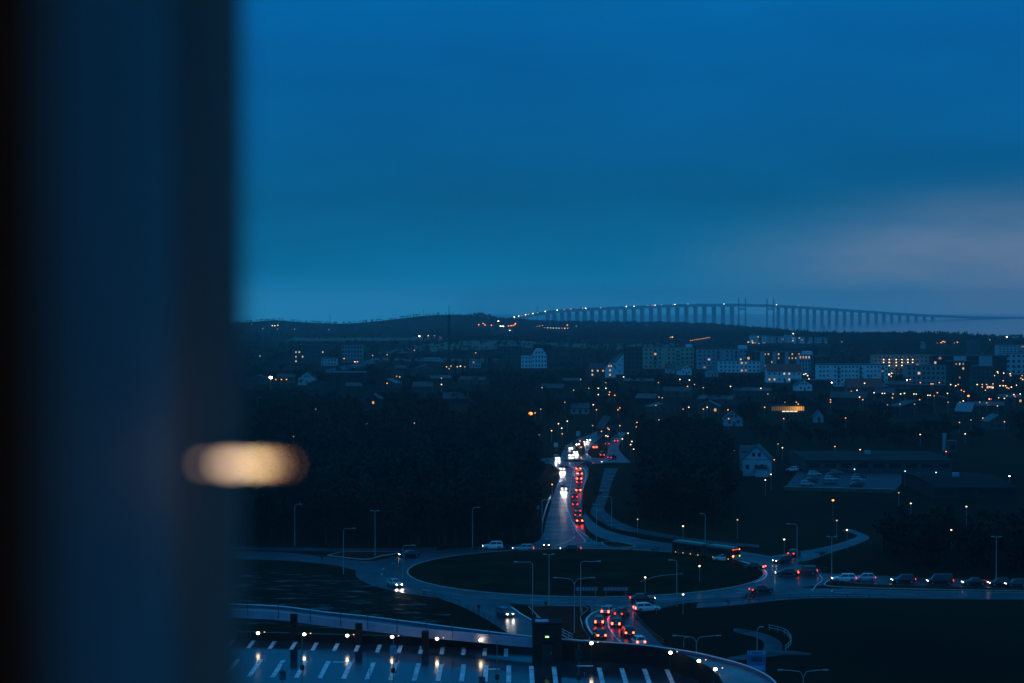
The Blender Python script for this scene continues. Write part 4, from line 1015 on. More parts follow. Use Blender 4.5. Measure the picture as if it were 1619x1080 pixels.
house(964.5, 597, 7.5, 14, 7, 4.6, 'tall pale house with two lit windows and dark roof', 'white', wins=1, floors=2, lit=.9, yaw=R(-6))
house(945, 596, 12, 10, 6, 4, 'dark brick house with lit windows left of the pale one', 'brick', wins=3, floors=2, lit=.5, gable_front=False)
house(1085, 593, 9, 10, 4, 4, 'small pale gabled house below the yellow block', 'white', wins=2, yaw=R(15))
house(1060, 590, 7, 9, 4, 3, 'tiny pale house beside the yellow block foot', 'palegrey', wins=2, gable_front=False)
house(1126, 596, 9, 9, 4, 4, 'small dull house below the white terrace', 'bluegrey', wins=2)
house(1240, 605, 24, 12, 8, 4.5, 'white house with long red roof and lit windows', 'white', ROOFR, gable_front=False, wins=7, floors=2, lit=.25)
house(1272, 618, 10, 8, 3.5, 3, 'pale double gabled bungalow below the black flat building', 'white', wins=2, yaw=R(10))
house(1368, 620, 22, 12, 3, 5, 'house with broad dark red roof below the white block', 'redbrown', ROOFR, gable_front=False, wins=3)
house(485, 609, 12, 10, 4.5, 4, 'pale gabled house among left-hand rooftops', 'palegrey', wins=3, gable_front=True)
house(1190, 626, 22, 9, 3, 1.6, 'long low house with wet blue roof in the gardens', 'darkgrey', ROOFW, gable_front=False, wins=4)
house(1523, 663, 8, 7, 4, 3.6, 'house with shining wet blue roof slope in the right-hand gardens', 'dark', mat('roof_blue', (.1, .2, .26), .25, .5), gable_front=False, yaw=R(-35), wins=2)
house(966, 688, 6, 8, 3.2, 4.4, 'steep gabled house beside the side street', 'darkgrey', wins=2, yaw=R(20))
house(917, 655, 9, 8, 3, 2.2, 'flat roofed pale house above the bright street', 'grey', ROOFW, gable_front=False, wins=3)
house(1295, 668, 4, 6, 3, 2.5, 'narrow pale gabled hut in the black gardens', 'bluegrey', wins=1)
house(1160, 674, 8, 8, 3.5, 3, 'dull blue house among dark trees', 'bluegrey', wins=2)
# scattered low roofs
rnd = random.Random(3)
for i, (x, y) in enumerate([(405, 607), (452, 606), (500, 616), (560, 620), (610, 614), (668, 621), (698, 605), (676, 588), (634, 589), (745, 608), (720, 640), (590, 642), (1010, 610), (1070, 628), (1130, 640), (905, 610), (870, 622), (1050, 652), (1120, 655), (1400, 630), (1420, 615), (1480, 640), (1560, 650), (1600, 640), (1340, 640), (1450, 655), (1580, 680), (1020, 640)]):
    wcol = rnd.choice(['dark', 'darkgrey', 'dark', 'brick', 'dark'])
    zone = 'left of the mast' if x < 700 else ('between the mast and the main road' if x < 880 else ('below the yellow block' if x < 1200 else 'in the right-hand gardens'))
    house(x, y, rnd.uniform(9, 20), rnd.uniform(7, 11), rnd.uniform(2.6, 4), rnd.uniform(1.2, 3), 'low dark house among trees ' + zone, wcol, rnd.choice([ROOFW, ROOFW, ROOFD]), yaw=R(rnd.uniform(-25, 25)), lit=.03, gable_front=rnd.random() < .3, wins=3)

# the white house above the roundabout
wh = house(1196, 753, 8.6, 11, 5.4, 4.2, 'white gabled house with dark porch standing alone above the roundabout', 'whitewash', wins=3, floors=1, yaw=R(-10))
MB().add([(-.2, -3, 0), (3.6, -3, 0), (3.6, -.06, 0), (-.2, -.06, 0), (-.2, -3, 2.7), (3.6, -3, 2.7), (3.6, -.06, 2.7), (-.2, -.06, 2.7)], [(0, 1, 5, 4), (1, 2, 6, 5), (3, 0, 4, 7), (4, 5, 6, 7)]).build('porch', wall_mat('whitewash'), wh)
MB().add([(-.6, -3.4, 2.71), (4, -3.4, 2.71), (4, -.06, 2.9), (-.6, -.06, 2.9), (1.7, -3.2, 3.9), (1.7, -.06, 4.0)], [(0, 1, 4), (1, 2, 5, 4), (3, 0, 4, 5), (0, 3, 2, 1)]).build('porch_roof', ROOFD, wh)
MB().box(-4.35, 4.35, -.1, -.062, 5.3, 5.42).build('fascia', DARKMETAL, wh)
house(1183, 745, 4.5, 6, 6.5, 1.6, 'flat dormer wing behind the white house', 'bluegrey', gable_front=False, wins=1, chimney=False, door=False, keep=False)

# lit pavilion
a = at(1246, 652); s = a.y / FPX
o = empty('pavilion', (a.x, a.y, 0)); tag(o, 'low building with glowing orange facade and a white lit strip', 'building')
MB().box(-8.5, 8.5, .2, 9, 0, 3.2).build('wall', wall_mat('redbrown'), o)
MB().box(-8.8, 8.8, -.3, 9.2, 3.204, 3.45).build('roof', ROOFD, o)
for k in range(16):
    st_ = [.1, .12, .12, .2, .2, .25, .3, .4, .5, .7, .9, 1.1, 1.4, 1.3, 1.2, .7][k]
    MB().box(-8.3 + k * 1.04, -7.5 + k * 1.04, .1, .19, .9, 3.0).build('lit_panel', mat('panel_glow_%d' % int(st_ * 100), (.4, .25, .1), .5, emit=(1, .4, .05), strength=st_ * .8), o)
for k in range(4):
    MB().box(-3 + k * 2, -1.3 + k * 2, .0, .09, .25, .75).build('lit_window', mat('strip_white', (.6, .5, .4), .5, emit=(1, .85, .55), strength=1.3), o)
KEEP.append((1218, 638, 1274, 652, a.y))

# halls and car park on the east side
px_poly('car_park', [(1240, 772), (1262, 745), (1440, 748), (1415, 776)], mat('lot_asphalt', (.03, .028, .04), .5, .08, noise=.3, nscale=.3), z=.02)
a0 = at(1239, 776); a1 = at(1412, 780)
o = empty('retaining_wall', (a0 + a1) / 2, math.atan2(a1.y - a0.y, a1.x - a0.x)); tag(o, 'long low brown retaining wall below the hall car park', 'wall')
LW = (a1 - a0).length
for k in range(12): MB().box(-LW / 2 + LW / 12 * k + .02, -LW / 2 + LW / 12 * (k + 1) - .02, 0, .35, 0, 1.15).build('panel', mat('brown_wall', (.13, .09, .065), .8, .2, noise=.3, nscale=.6), o)
MB().box(-LW / 2, LW / 2, -.05, .4, 1.154, 1.26).build('coping', KERB, o)
KEEP.append((1235, 700, 1640, 784, 600))
def hall(x0, x1, yb, hh, depth, label, wall='darkgrey', rise=1.0, roofm=ROOFW, name='hall'):
    a = at((x0 + x1) / 2, yb); s = a.y / FPX; w = (x1 - x0) * s
    o = empty(name, (a.x, a.y, 0)); tag(o, label, 'building')
    MB().box(-w / 2, w / 2, 0, depth, 0, hh).build('wall', wall_mat(wall), o)
    n = 10; A = []; B = []
    for i in range(n + 1):
        t = i / n; z = hh + .05 + rise * math.sin(math.pi * t)
        A.append((-w / 2 - .4, -.4 + (depth + .8) * t, z)); B.append((w / 2 + .4, -.4 + (depth + .8) * t, z))
    MB().strip(A, B).build('roof', roofm, o, smooth=True)
    MB().box(-w / 2 - .42, w / 2 + .42, -.46, -.402, hh - .35, hh + .1).build('fascia', DARKMETAL, o)
    n = max(3, int(w / 5))
    for k in range(n):
        link('window', wmesh(w / n * .7, 1.4, GLASS), o, (-w / 2 + w * (k + .5) / n, -.003, hh * .55))
    MB().box(-.9, .9, depth * .5, depth * .5 + 1.5, hh + rise, hh + rise + 1.2).build('roof_vent', CONC, o)
    return o
hall(1274, 1505, 747, 4.0, 40, 'wide low hall with flat grey roof above the parked cars', rise=.4, roofm=mat('roof_hall', (.016, .018, .018), .75, .06, noise=.25, nscale=.15))
hall(1478, 1606, 790, 3.6, 48, 'dark hall with low roof at the right', 'dark', rise=.7, roofm=mat('roof_hall2', (.008, .009, .009), .8, .05, noise=.25, nscale=.15))
block(1500, 1513, 699, 716, 'darkgrey', 1, 1, 'small dark gatehouse block beside the pale chimney', 0, depth=5)
p = at(1493.5, 713); o = empty('chimney_stack', p); tag(o, 'pale upright vent stack above the hall roof', 'chimney')
MB().box(-.6, .6, 0, 1, 0, 6.2).build('shaft', wall_mat('bluegrey'), o); MB().box(-.7, .7, -.1, 1.1, 6.204, 6.45).build('cap', CONC, o)

# ------------------------------------------------------------------ radio masts
def lattice_mast(px, yb, yt, ytop, w, label, D=None, bays=22):
    a = at(px, yb) if D is None else atD(px, yb, D)
    s = a.y / FPX; h = (yb - yt) * s; h2 = (yb - ytop) * s
    o = empty('radio_mast', a); tag(o, label, 'mast')
    r = max(.09, a.y * .00016)
    C4 = [(-w / 2, -w / 2), (w / 2, -w / 2), (w / 2, w / 2), (-w / 2, w / 2)]
    for c in C4: MB().tube([(c[0], c[1], 0), (c[0] * .8, c[1] * .8, h)], r, 5).build('leg', DARKMETAL, o)
    bm = MB()
    for i in range(bays):
        z0 = h * i / bays; z1 = h * (i + 1) / bays; k = 1 - .2 * i / bays
        for j in range(4):
            p_, q_ = C4[j], C4[(j + 1) % 4]
            if (i + j) % 2: p_, q_ = q_, p_
            bm.tube([(p_[0] * k, p_[1] * k, z0), (q_[0] * k, q_[1] * k, z1)], r * .55, 3, False)
    bm.build('lattice', DARKMETAL, o)
    MB().tube([(0, 0, h - 1), (0, 0, h2)], [r, r * .6], 5).build('antenna', DARKMETAL, o)
    MB().tube([(0, 0, 0), (0, 0, h)], r * 1.2, 5).build('cable_duct', DARKMETAL, o)
    MB().box(-w * .7, w * .7, -w * .7, w * .7, 0, .8).build('base', CONCD, o)
lattice_mast(710, 581, 497, 483, 2.1, 'tall dark lattice radio mast rising above the flat hill')
def thin_mast(px, yb, yt, D, label, r=.35):
    a = atD(px, yb, D); h = (yb - yt) * D / FPX
    o = empty('radio_mast', a); tag(o, label, 'mast')
    MB().tube([(0, 0, 0), (0, 0, h)], [r, r * .7], 6).build('shaft', DARKMETAL, o)
    MB().box(-r * 3, r * 3, -r * 3, r * 3, -1, .5).build('base', CONCD, o)
    MB().tube([(0, 0, h * .8), (0, 0, h * .86)], r * 2.2, 6).build('antenna_ring', DARKMETAL, o)
thin_mast(522, 513, 497, 4300, 'thin mast on the far left-hand ridge', .45)
thin_mast(669.5, 500, 489, 4350, 'thin mast on top of the flat hill', .4)
thin_mast(849.5, 510, 483, 5200, 'thin mast beside the climbing bridge deck', .5)
thin_mast(1303, 527, 515, 2950, 'short mast with platform above the shore wood', .6)
thin_mast(1545.5, 538, 524, 2900, 'small mast on the skyline at the right', .5)

# ------------------------------------------------------------------ the bridge
def bD(x): return 6300 + (x - 866) * (9000 - 6300) / (1500 - 866)
DECKY = [(812, 502), (830, 498.5), (866, 492.5), (889, 490.3), (912, 488.8), (950, 487), (988, 485.4), (1029, 483.6), (1057, 482.4), (1114, 481.3), (1160, 481.2), (1215, 482), (1254, 484), (1300, 487), (1350, 490.4), (1400, 493.8), (1450, 497), (1500, 499.6), (1540, 501), (1600, 502), (1660, 502.3)]
BRM = mat('bridge_concrete', (.36, .38, .4), .8, .2, noise=.1, nscale=.01)
b0 = atD(1000, 512, bD(1000)); o = empty('bridge', (b0.x, b0.y, SEA_Z)); tag(o, 'long arched road bridge on tall piers crossing the hazy sea', 'bridge')
def bp(x, y): return atD(x, y, bD(x)) - o.location
top = []; bot = []; top2 = []; bot2 = []
for x in range(806, 1657, 6):
    y = lerp_table(DECKY, x)
    q = bp(x, y); top.append(q); t = 8.5
    bot.append(q - Vector((0, 0, t))); top2.append(q + Vector((-8, 22, 0))); bot2.append(q + Vector((-8, 22, -t)))
n = len(top)
mbd = MB().strip(top, top2).strip(bot, bot2).strip(top, bot).strip(top2, bot2); mbd.build('deck', BRM, o)
MB().strip([p + Vector((0, -.5, 2.6)) for p in top], [p + Vector((0, -.5, .2)) for p in top]).strip([p + Vector((0, 0, 2.6)) for p in top], [p + Vector((0, 0, .2)) for p in top]).build('railing', BRM, o)
piers = [866, 877, 889, 900, 912.7, 924.5, 936.4, 949.7, 962.3, 975.4, 988.6, 1002.2, 1015.6, 1029.7, 1043, 1057, 1071, 1085.5, 1099.8, 1114, 1129, 1143.5, 1157.6, 1231, 1243, 1254.4, 1265.5, 1277, 1288, 1300, 1311.6, 1323.5, 1335.6, 1347.5, 1360, 1372.7, 1385.8, 1398, 1410.5, 1423, 1436, 1449, 1462, 1475]
for x in piers:
    q = bp(x, lerp_table(DECKY, x)); w = (6.6 if x < 1200 else 5.0) * bD(x) / FPX
    zt = q.z - 8.5
    MB().add([(-w / 2 * .96, -4, -6), (w / 2 * .96, -4, -6), (w / 2 * .96, 4, -6), (-w / 2 * .96, 4, -6), (-w / 2, -4, zt), (w / 2, -4, zt), (w / 2, 4, zt), (-w / 2, 4, zt)], [(0, 1, 5, 4), (1, 2, 6, 5), (2, 3, 7, 6), (3, 0, 4, 7), (4, 5, 6, 7)]).build('pier', BRM, o, (q.x, q.y + 8, 0))
for x, yt in ((1167.6, 471), (1178.6, 470.5), (1212.5, 472), (1223, 472.5)):
    D_ = bD(x); q = bp(x, yt); w = 2.3 * D_ / FPX
    MB().add([(-w / 2 * 1.25, -4, -6), (w / 2 * 1.25, -4, -6), (w / 2 * 1.25, 4, -6), (-w / 2 * 1.25, 4, -6), (-w / 2 * .6, -3, q.z), (w / 2 * .6, -3, q.z), (w / 2 * .6, 3, q.z), (-w / 2 * .6, 3, q.z)], [(0, 1, 5, 4), (1, 2, 6, 5), (2, 3, 7, 6), (3, 0, 4, 7), (4, 5, 6, 7)]).build('pylon', BRM, o, (q.x, q.y - 6, 0))
for x0, x1 in ((1167.6, 1178.6), (1212.5, 1223)):
    q0 = bp(x0, 488.5); q1 = bp(x1, 488.5); MB().tube([q0, q1], 3.2, 4).build('cross_beam', BRM, o)
# lamps and headlights on the bridge and its approach
for i, (x, k) in enumerate([(813, 'W'), (820, 'W'), (825, 'w'), (831, 'W'), (836, 'w'), (842.5, 'W'), (850, 'w'), (862, 'W'), (881, 'W'), (892, 'w'), (902.5, 'O'), (912, 'd'), (921, 'w'), (926, 'W'), (950, 'w'), (956, 'd'), (990, 'W'), (1002.5, 'W'), (1024, 'w'), (1032, 'w'), (1036, 'W'), (1046, 'w'), (1064, 'w'), (1067, 'W'), (1087.5, 'w'), (1144.5, 'W'), (1193.5, 'd'), (1198, 'd'), (1227.5, 'W'), (1262, 'w')]):
    lit_lamp(x, lerp_table(DECKY, x) - .7, k, 'point of light on the deck of the long bridge', 'lights on the bridge', h=3.5, r=1.5 if k in 'WO' else 1.15, D=bD(x) - 1)
pts_far = [(757, 513.5, 'O'), (764, 511.5, 'O'), (767, 514, 'O'), (777, 514.3, 'O'), (788, 508, 'W'), (791.5, 515.5, 'W'), (795.5, 516, 'W'), (804, 515.3, 'O'), (808, 515, 'O'), (811.5, 514.5, 'O'), (814, 513, 'O'), (815, 511.5, 'O'), (781, 524, 'O'), (790, 524.5, 'O'), (794, 524, 'w'), (797, 523.5, 'O'), (806, 522.5, 'W'), (811, 522.3, 'O'), (785, 522.5, 'o'), (801, 523.5, 'w'),
           (861, 518, 'r'), (866, 518.3, 'b'), (870.5, 518.5, 'w'), (875, 518.5, 'w'), (879.5, 518.8, 'b'), (884, 519, 'b'), (888.5, 519, 'r'), (893, 519, 'w'), (897.7, 519.2, 'w'), (897, 514, 'O'), (911, 515.5, 'd'), (853, 515.5, 'o'), (857.5, 514.5, 'o'), (849, 516, 'd'), (898, 536, 'W'), (663, 531.5, 'W'), (666, 534, 'r'), (677, 531, 'w'), (687, 531, 'd'), (695, 534, 'r'), (697, 534, 'r'), (616, 534.5, 'r')]
for x, y, k in pts_far:
    lab, grp = ('light in the toll plaza cluster at the foot of the bridge', 'toll plaza lights') if x < 830 and x > 750 else (('light in the row beside the bridge approach', 'bridge approach lights') if x > 840 else ('small light on the road below the flat hill', 'road lights below the hill'))
    lit_lamp(x, y, k, lab, grp, h=8, D=3900 if y < 527 else 3200, r=1.15 if k in 'WO' else .85)
for x in range(1092, 1123, 3): lit_lamp(x, 538.5 - (x - 1092) * .165, 'o', 'tiny orange light in the slanting row below the shore wood', 'slanting row of orange lights', h=6, D=2900, r=.55)
for x, y, k in [(1480, 546, 'o'), (1484, 545, 'o'), (1488, 542, 'o'), (1486, 547, 'W'), (1491, 540, 'o'), (1494, 541, 'o'), (1482, 543, 'o'), (1509, 543, 'o'), (1514, 541, 'o'), (1534, 544, 'd'), (1539, 542, 'w'), (1592, 533, 'W'), (1565, 537, 'd'), (1254, 527.5, 'w'), (1331, 540.5, 'd'), (1571, 558.5, 'w'), (1538, 555, 'w'), (1589, 549, 'r'), (398, 512.5, 'd'), (430.5, 515, 'w'), (434.5, 515, 'w'), (439.5, 514.5, 'w'), (438.5, 520.5, 'd'), (415.5, 519.5, 'd'), (466, 520.5, 'd'), (520, 521.5, 'd'), (471, 527.5, 'w'), (476, 527.5, 'w'), (1183, 541, 'o'), (1190, 542, 'o'), (1200, 543, 'd'), (1060, 533.5, 'd'), (1063, 533, 'o')]:
    lit_lamp(x, y, k, 'tiny light on the far left-hand ridge' if x < 600 else 'tiny light before the far right-hand shore', 'ridge lights' if x < 600 else 'right-hand shore lights', h=5, D=(3700 if x < 600 else 2650), r=.75 if k == 'd' else 1.0)
# lit gallery lamps of the beige block
for f, y in enumerate((568.5, 573, 578)):
    for x in (1397, 1406, 1417, 1426, 1435.5, 1443):
        lit_lamp(x, y, 'w', 'lamp over a balcony door of the beige block, row %s' % ('top', 'middle', 'bottom')[f], 'balcony lamps row %d' % f, h=1.0, D=1540, r=.5, cat='wall lamp')

# ------------------------------------------------------------------ trees
def tree_mesh(seed, h=11.0, kind='bare'):
    r = random.Random(seed); tr = MB(); cw = MB()
    if kind == 'conifer':
        tr.tube([(0, 0, 0), (0, 0, h * .9)], [.2, .04], 5)
        for i in range(420):
            t = r.random() ** .7; z = h * (.1 + .9 * t); rad = (1 - t) * h * .24 + .15
            a = r.random() * 6.283; d = rad * (.35 + .65 * r.random()); c = Vector((d * math.cos(a), d * math.sin(a), z))
            u = Vector((math.cos(a), math.sin(a), -.5)) * r.uniform(.4, .9); v = Vector((-math.sin(a), math.cos(a), r.uniform(-.3, .3))) * r.uniform(.2, .45)
            cw.add([c - v, c + v, c + u], [(0, 1, 2)])
        return tr, cw
    lean = Vector((r.uniform(-.05, .05), r.uniform(-.05, .05), 1))
    def branch(p, d, l, rad, lev):
        q = p + d * l * .5 + Vector((r.uniform(-.1, .1), r.uniform(-.1, .1), 0)) * l * .3; e = q + (d + Vector((r.uniform(-.2, .2), r.uniform(-.2, .2), .15))).normalized() * l * .5
        (tr if lev < 2 else cw).tube([p, q, e], [rad, rad * .75, rad * .5], 5 if lev == 0 else 3, False)
        if lev < 2:
            for k in range(5 if lev == 0 else 4):
                a = r.random() * 6.283; up = r.uniform(.25, .9)
                nd = (Vector((math.cos(a), math.sin(a), up))).normalized()
                s = p.lerp(e, r.uniform(.45, 1)); branch(s, nd, l * r.uniform(.45, .62), rad * .5, lev + 1)
        else:
            for k in range(13):
                c = p.lerp(e, r.uniform(.2, 1.1)); a = r.random() * 6.283
                u = Vector((math.cos(a), math.sin(a), r.uniform(-.1, .9))).normalized() * r.uniform(.7, 1.6)
                v = Vector((-math.sin(a), math.cos(a), r.uniform(-.5, .5))) * r.uniform(.05, .16)
                cw.add([c - v, c + v, c + u], [(0, 1, 2)])
    branch(Vector((0, 0, 0)), lean.normalized(), h * .55, .2, 0)
    return tr, cw
TREES = []
for sd, hh, kd in ((1, 11, 'bare'), (2, 12, 'bare'), (3, 9.5, 'bare'), (5, 10, 'conifer'), (8, 10.5, 'bare')):
    t_, c_ = tree_mesh(sd, hh, kd)
    mx = max(v[2] for v in c_.v)
    TREES.append((t_.mesh('trunk', BARK), c_.mesh('crown', CONIF if kd == 'conifer' else TWIG), mx, kd))
# joined copies used only as sources of the uncountable woods
SRC = bpy.data.collections.new('wood_sources')
for i, (t_, c_, mx, kd) in enumerate(TREES):
    for dens in (0,):
        V = [tuple(v.co) for v in t_.vertices] + [tuple(v.co) for v in c_.vertices]; n = len(t_.vertices)
        F = [tuple(p.vertices) for p in t_.polygons] + [tuple(k + n for k in p.vertices) for p in c_.polygons]
        rr = random.Random(90 + i)     # extra twig sprays thicken the wood
        zs = [v for v in V if v[2] > mx * .35]
        for k in range(160):
            b = Vector(rr.choice(zs)); a = rr.random() * 6.283; n0 = len(V)
            u = Vector((math.cos(a), math.sin(a), rr.uniform(-.2, .7))) * rr.uniform(.6, 1.4); v_ = Vector((-math.sin(a), math.cos(a), rr.uniform(-.5, .5))) * rr.uniform(.2, .5)
            V += [tuple(b - v_), tuple(b + v_), tuple(b + u)]; F.append((n0, n0 + 1, n0 + 2))
        me = bpy.data.meshes.new('wood_tree'); me.from_pydata(V, [], F); me.update(); me.materials.append(CONIF if kd == 'conifer' else TWIG)
        ob = bpy.data.objects.new('wood_tree', me); SRC.objects.link(ob)
KEEP += [(856, 786, 928, 872, 900), (868, 736, 934, 790, 900), (862, 662, 1004, 738, 900), (928, 738, 980, 870, 900), (1160, 700, 1270, 762, 700), (1236, 700, 1420, 778, 700)]
def blocked(p, h, cr):
    x, yb = proj(p); _, yt = proj((p[0], p[1], p[2] + h)); w = cr * FPX / p[1]
    for x0, y0, x1, y1, d in KEEP:
        if p[1] < d and x + w > x0 and x - w < x1 and yb > y0 and yt < y1: return True
    for lx, ly, d in LAMP_PX:
        if p[1] < d + 2 and abs(lx - x) < w * .8 and yt - 1 < ly < yb + 1: return True
    return False
def inside(poly, x, y):
    c = False; j = len(poly) - 1
    for i in range(len(poly)):
        xi, yi = poly[i]; xj, yj = poly[j]
        if (yi > y) != (yj > y) and x < (xj - xi) * (y - yi) / (yj - yi) + xi: c = not c
        j = i
    return c
def scatter(poly, n, seed, h=12, cr=3.0, world=False, chk=True, gap=0):
    r = random.Random(seed); P = poly if world else [tuple(at(*q))[:2] for q in poly]
    xs = [p[0] for p in P]; ys = [p[1] for p in P]; o = []; tries = 0
    while len(o) < n and tries < n * 8:
        tries += 1; x = r.uniform(min(xs), max(xs)); y = r.uniform(min(ys), max(ys))
        if not inside(P, x, y): continue
        p = (x, y, hgt(x, y) - .2)
        if chk and blocked(p, h, cr): continue
        o.append(p)
    return o
def gn_wood(name, pts, label, smin, smax):
    me = bpy.data.meshes.new(name); me.from_pydata(pts, [], []); me.update()
    o = link(name, me); o['kind'] = 'stuff'; o['label'] = label
    ng = bpy.data.node_groups.new(name, 'GeometryNodeTree')
    ng.interface.new_socket('Geometry', in_out='INPUT', socket_type='NodeSocketGeometry'); ng.interface.new_socket('Geometry', in_out='OUTPUT', socket_type='NodeSocketGeometry')
    i_ = ng.nodes.new('NodeGroupInput'); o_ = ng.nodes.new('NodeGroupOutput')
    ip = ng.nodes.new('GeometryNodeInstanceOnPoints'); ci = ng.nodes.new('GeometryNodeCollectionInfo')
    ci.inputs['Collection'].default_value = SRC; ci.inputs['Separate Children'].default_value = True; ci.inputs['Reset Children'].default_value = True
    ip.inputs['Pick Instance'].default_value = True
    rv = ng.nodes.new('FunctionNodeRandomValue'); rv.data_type = 'FLOAT_VECTOR'; rv.inputs[0].default_value = (0, 0, 0); rv.inputs[1].default_value = (.08, .08, 6.28)
    rs = ng.nodes.new('FunctionNodeRandomValue'); rs.data_type = 'FLOAT'; rs.inputs[2].default_value = smin; rs.inputs[3].default_value = smax; rs.inputs['Seed'].default_value = 4
    ng.links.new(i_.outputs[0], ip.inputs['Points']); ng.links.new(ci.outputs[0], ip.inputs['Instance'])
    ng.links.new(rv.outputs[0], ip.inputs['Rotation']); ng.links.new([s for s in rs.outputs if s.type == 'VALUE'][0], ip.inputs['Scale']); ng.links.new(ip.outputs[0], o_.inputs[0])
    md = o.modifiers.new('scatter', 'NODES'); md.node_group = ng
    return o
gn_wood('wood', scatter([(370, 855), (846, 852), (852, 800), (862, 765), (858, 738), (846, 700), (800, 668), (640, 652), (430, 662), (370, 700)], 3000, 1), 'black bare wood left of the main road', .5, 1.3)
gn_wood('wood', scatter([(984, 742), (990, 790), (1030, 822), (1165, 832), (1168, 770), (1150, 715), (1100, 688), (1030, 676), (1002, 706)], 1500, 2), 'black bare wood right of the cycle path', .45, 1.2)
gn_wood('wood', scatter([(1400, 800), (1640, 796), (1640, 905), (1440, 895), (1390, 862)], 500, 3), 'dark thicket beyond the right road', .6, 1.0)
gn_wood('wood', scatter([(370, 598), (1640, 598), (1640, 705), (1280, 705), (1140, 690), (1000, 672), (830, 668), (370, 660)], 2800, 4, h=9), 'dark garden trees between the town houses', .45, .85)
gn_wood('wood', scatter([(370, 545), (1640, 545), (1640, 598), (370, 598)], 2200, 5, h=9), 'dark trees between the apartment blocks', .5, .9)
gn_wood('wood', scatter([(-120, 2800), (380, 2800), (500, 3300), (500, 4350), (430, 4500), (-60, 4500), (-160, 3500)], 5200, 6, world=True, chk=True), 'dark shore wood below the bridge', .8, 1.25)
gn_wood('wood', scatter([(360, 2350), (640, 2300), (652, 2950), (560, 3050), (390, 3050)], 2300, 7, world=True), 'dark wood on the shore to the right of the bridge pylons', .75, 1.15)
gn_wood('wood', scatter([(640, 2450), (900, 2450), (900, 2950), (655, 2900)], 900, 9, world=True), 'low far trees along the right-hand shore', .5, .8)
gn_wood('wood', scatter([(-900, 3000), (-60, 3000), (-60, 4300), (-380, 4450), (-900, 4500)], 2600, 8, world=True), 'dark scrub on the left-hand ridge and hill slopes', .35, .7)

def tree(p, k, label, group, sc=1.0, rz=0.0, name='bare_tree'):
    t_, c_, mx, kd = TREES[k]
    o = empty(name, p, rz); o.scale = (sc, sc, sc); tag(o, label, 'tree', group)
    link('trunk', t_, o); link('crown', c_, o); return o
rnd = random.Random(11)
def row(pts, n, label, group, smin=.6, smax=1.0, jitter=2, ks=(0, 1, 2, 4)):
    P = catmull([at(*q) for q in pts], 10)
    for i in range(n):
        t = (i + rnd.uniform(.1, .9)) / n * (len(P) - 1); j = int(t); p = P[j].lerp(P[min(j + 1, len(P) - 1)], t - j)
        p = p + Vector((rnd.uniform(-jitter, jitter), rnd.uniform(-jitter, jitter), 0))
        if blocked((p.x, p.y, 0), 9, 2): continue
        tree(p, rnd.choice(ks), label, group, rnd.uniform(smin, smax), rnd.random() * 6.28)
row([(390, 858), (600, 861), (730, 860), (850, 856)], 34, 'bare tree at the front edge of the wood behind the road', 'trees edging the left wood', .55, .9)
row([(1290, 792), (1400, 800), (1500, 812), (1600, 830)], 20, 'tall bare tree in front of the hall and its car park', 'bare trees before the hall', .7, 1.05, 4)
row([(985, 815), (1050, 832), (1150, 838)], 14, 'bare tree at the front edge of the wood behind the bus', 'trees edging the right wood', .5, .8)
row([(1300, 770), (1420, 776)], 6, 'slender bare tree rising against the hall car park', 'slender trees by the car park', .5, .7)
# low shrubs on the roundabout island and verges
for i, (x, y, sc, lab) in enumerate([(698, 876, .13, 'low shrub at the far kerb of the island by the dark car'), (730, 874, .14, 'twiggy shrub at the far kerb of the island by the white people carrier'), (752, 872, .12, 'small shrub on the island nearest the silver estate'),
    (995, 876, .13, 'dark shrub on the island below the slip road'), (1034, 877, .16, 'wide twiggy shrub on the island below the bus'), (1185, 958, .33, 'single dark bush beside the guard rail of the right road'), (1152, 958, .14, 'small twiggy bush by the guard rail'),
    (1300, 890, .3, 'dark bush at the bend of the side road'), (945, 790, .35, 'dark bush between main road and cycle path'), (938, 762, .35, 'dark bush next to the upper cycle path')]):
    p = at(x, y); o = empty('shrub', (p.x, p.y, .2 if i < 5 else 0), i * 1.3); o.scale = (sc * 1.7, sc * 1.7, sc); tag(o, lab, 'shrub', 'low shrubs')
    t_, c_, mx, kd = TREES[i % 3]
    link('stem', t_, o); link('foliage', c_, o)

# ------------------------------------------------------------------ the room the photo is taken from
ROOMM = mat('room_wall', (.4, .33, .27), .85, .1)
REVM = mat('reveal_paint', (.24, .33, .37), .7, .2, noise=.08, nscale=2)
FRM = mat('frame_dark', (.44, .28, .25), .7, .15)
struct('room_floor', MB().box(-3, 5, -3.2, 2.6, 53.2, 53.4), mat('room_floor', (.3, .22, .16), .5, .3))
struct('room_ceiling', MB().box(-3, 5, -3.2, 2.6, 56.3, 56.5), ROOMM)
struct('wall_back', MB().box(-3, 5, -3.4, -3.2, 53.4, 56.3), ROOMM)
struct('wall_right', MB().box(5, 5.2, -3.4, 2.6, 53.4, 56.3), ROOMM)
struct('wall_left', MB().box(-3, -2.8, -3.2, 1.08, 53.4, 56.3), ROOMM)
wj = empty('window_jamb', (-.45, 2.0, 53.4)); tag(wj, 'dark blurred window jamb filling the side of the view', 'window frame')
def prism_xy(pts, z0, z1): return MB().poly(pts, z0, z1)
J = lambda pts: [(x * .9 + .45, y * .9 - 2.0) for x, y in pts]
LIN = mat('lining_wood', (.42, .33, .27), .8, .1, noise=.2, nscale=3)
prism_xy(J([(-2.8, 1.1), (-.262, 1.1), (-.262, 1.14), (-.45, 1.145), (-2.8, 1.145)]), 0, 2.9).build('inner_lining', LIN, wj)
rev = [(-.264, 1.15), (-.285, 1.22), (-.312, 1.35), (-.34, 1.55), (-.362, 1.75), (-.385, 2.0), (-.41, 2.3), (-.425, 2.5)]
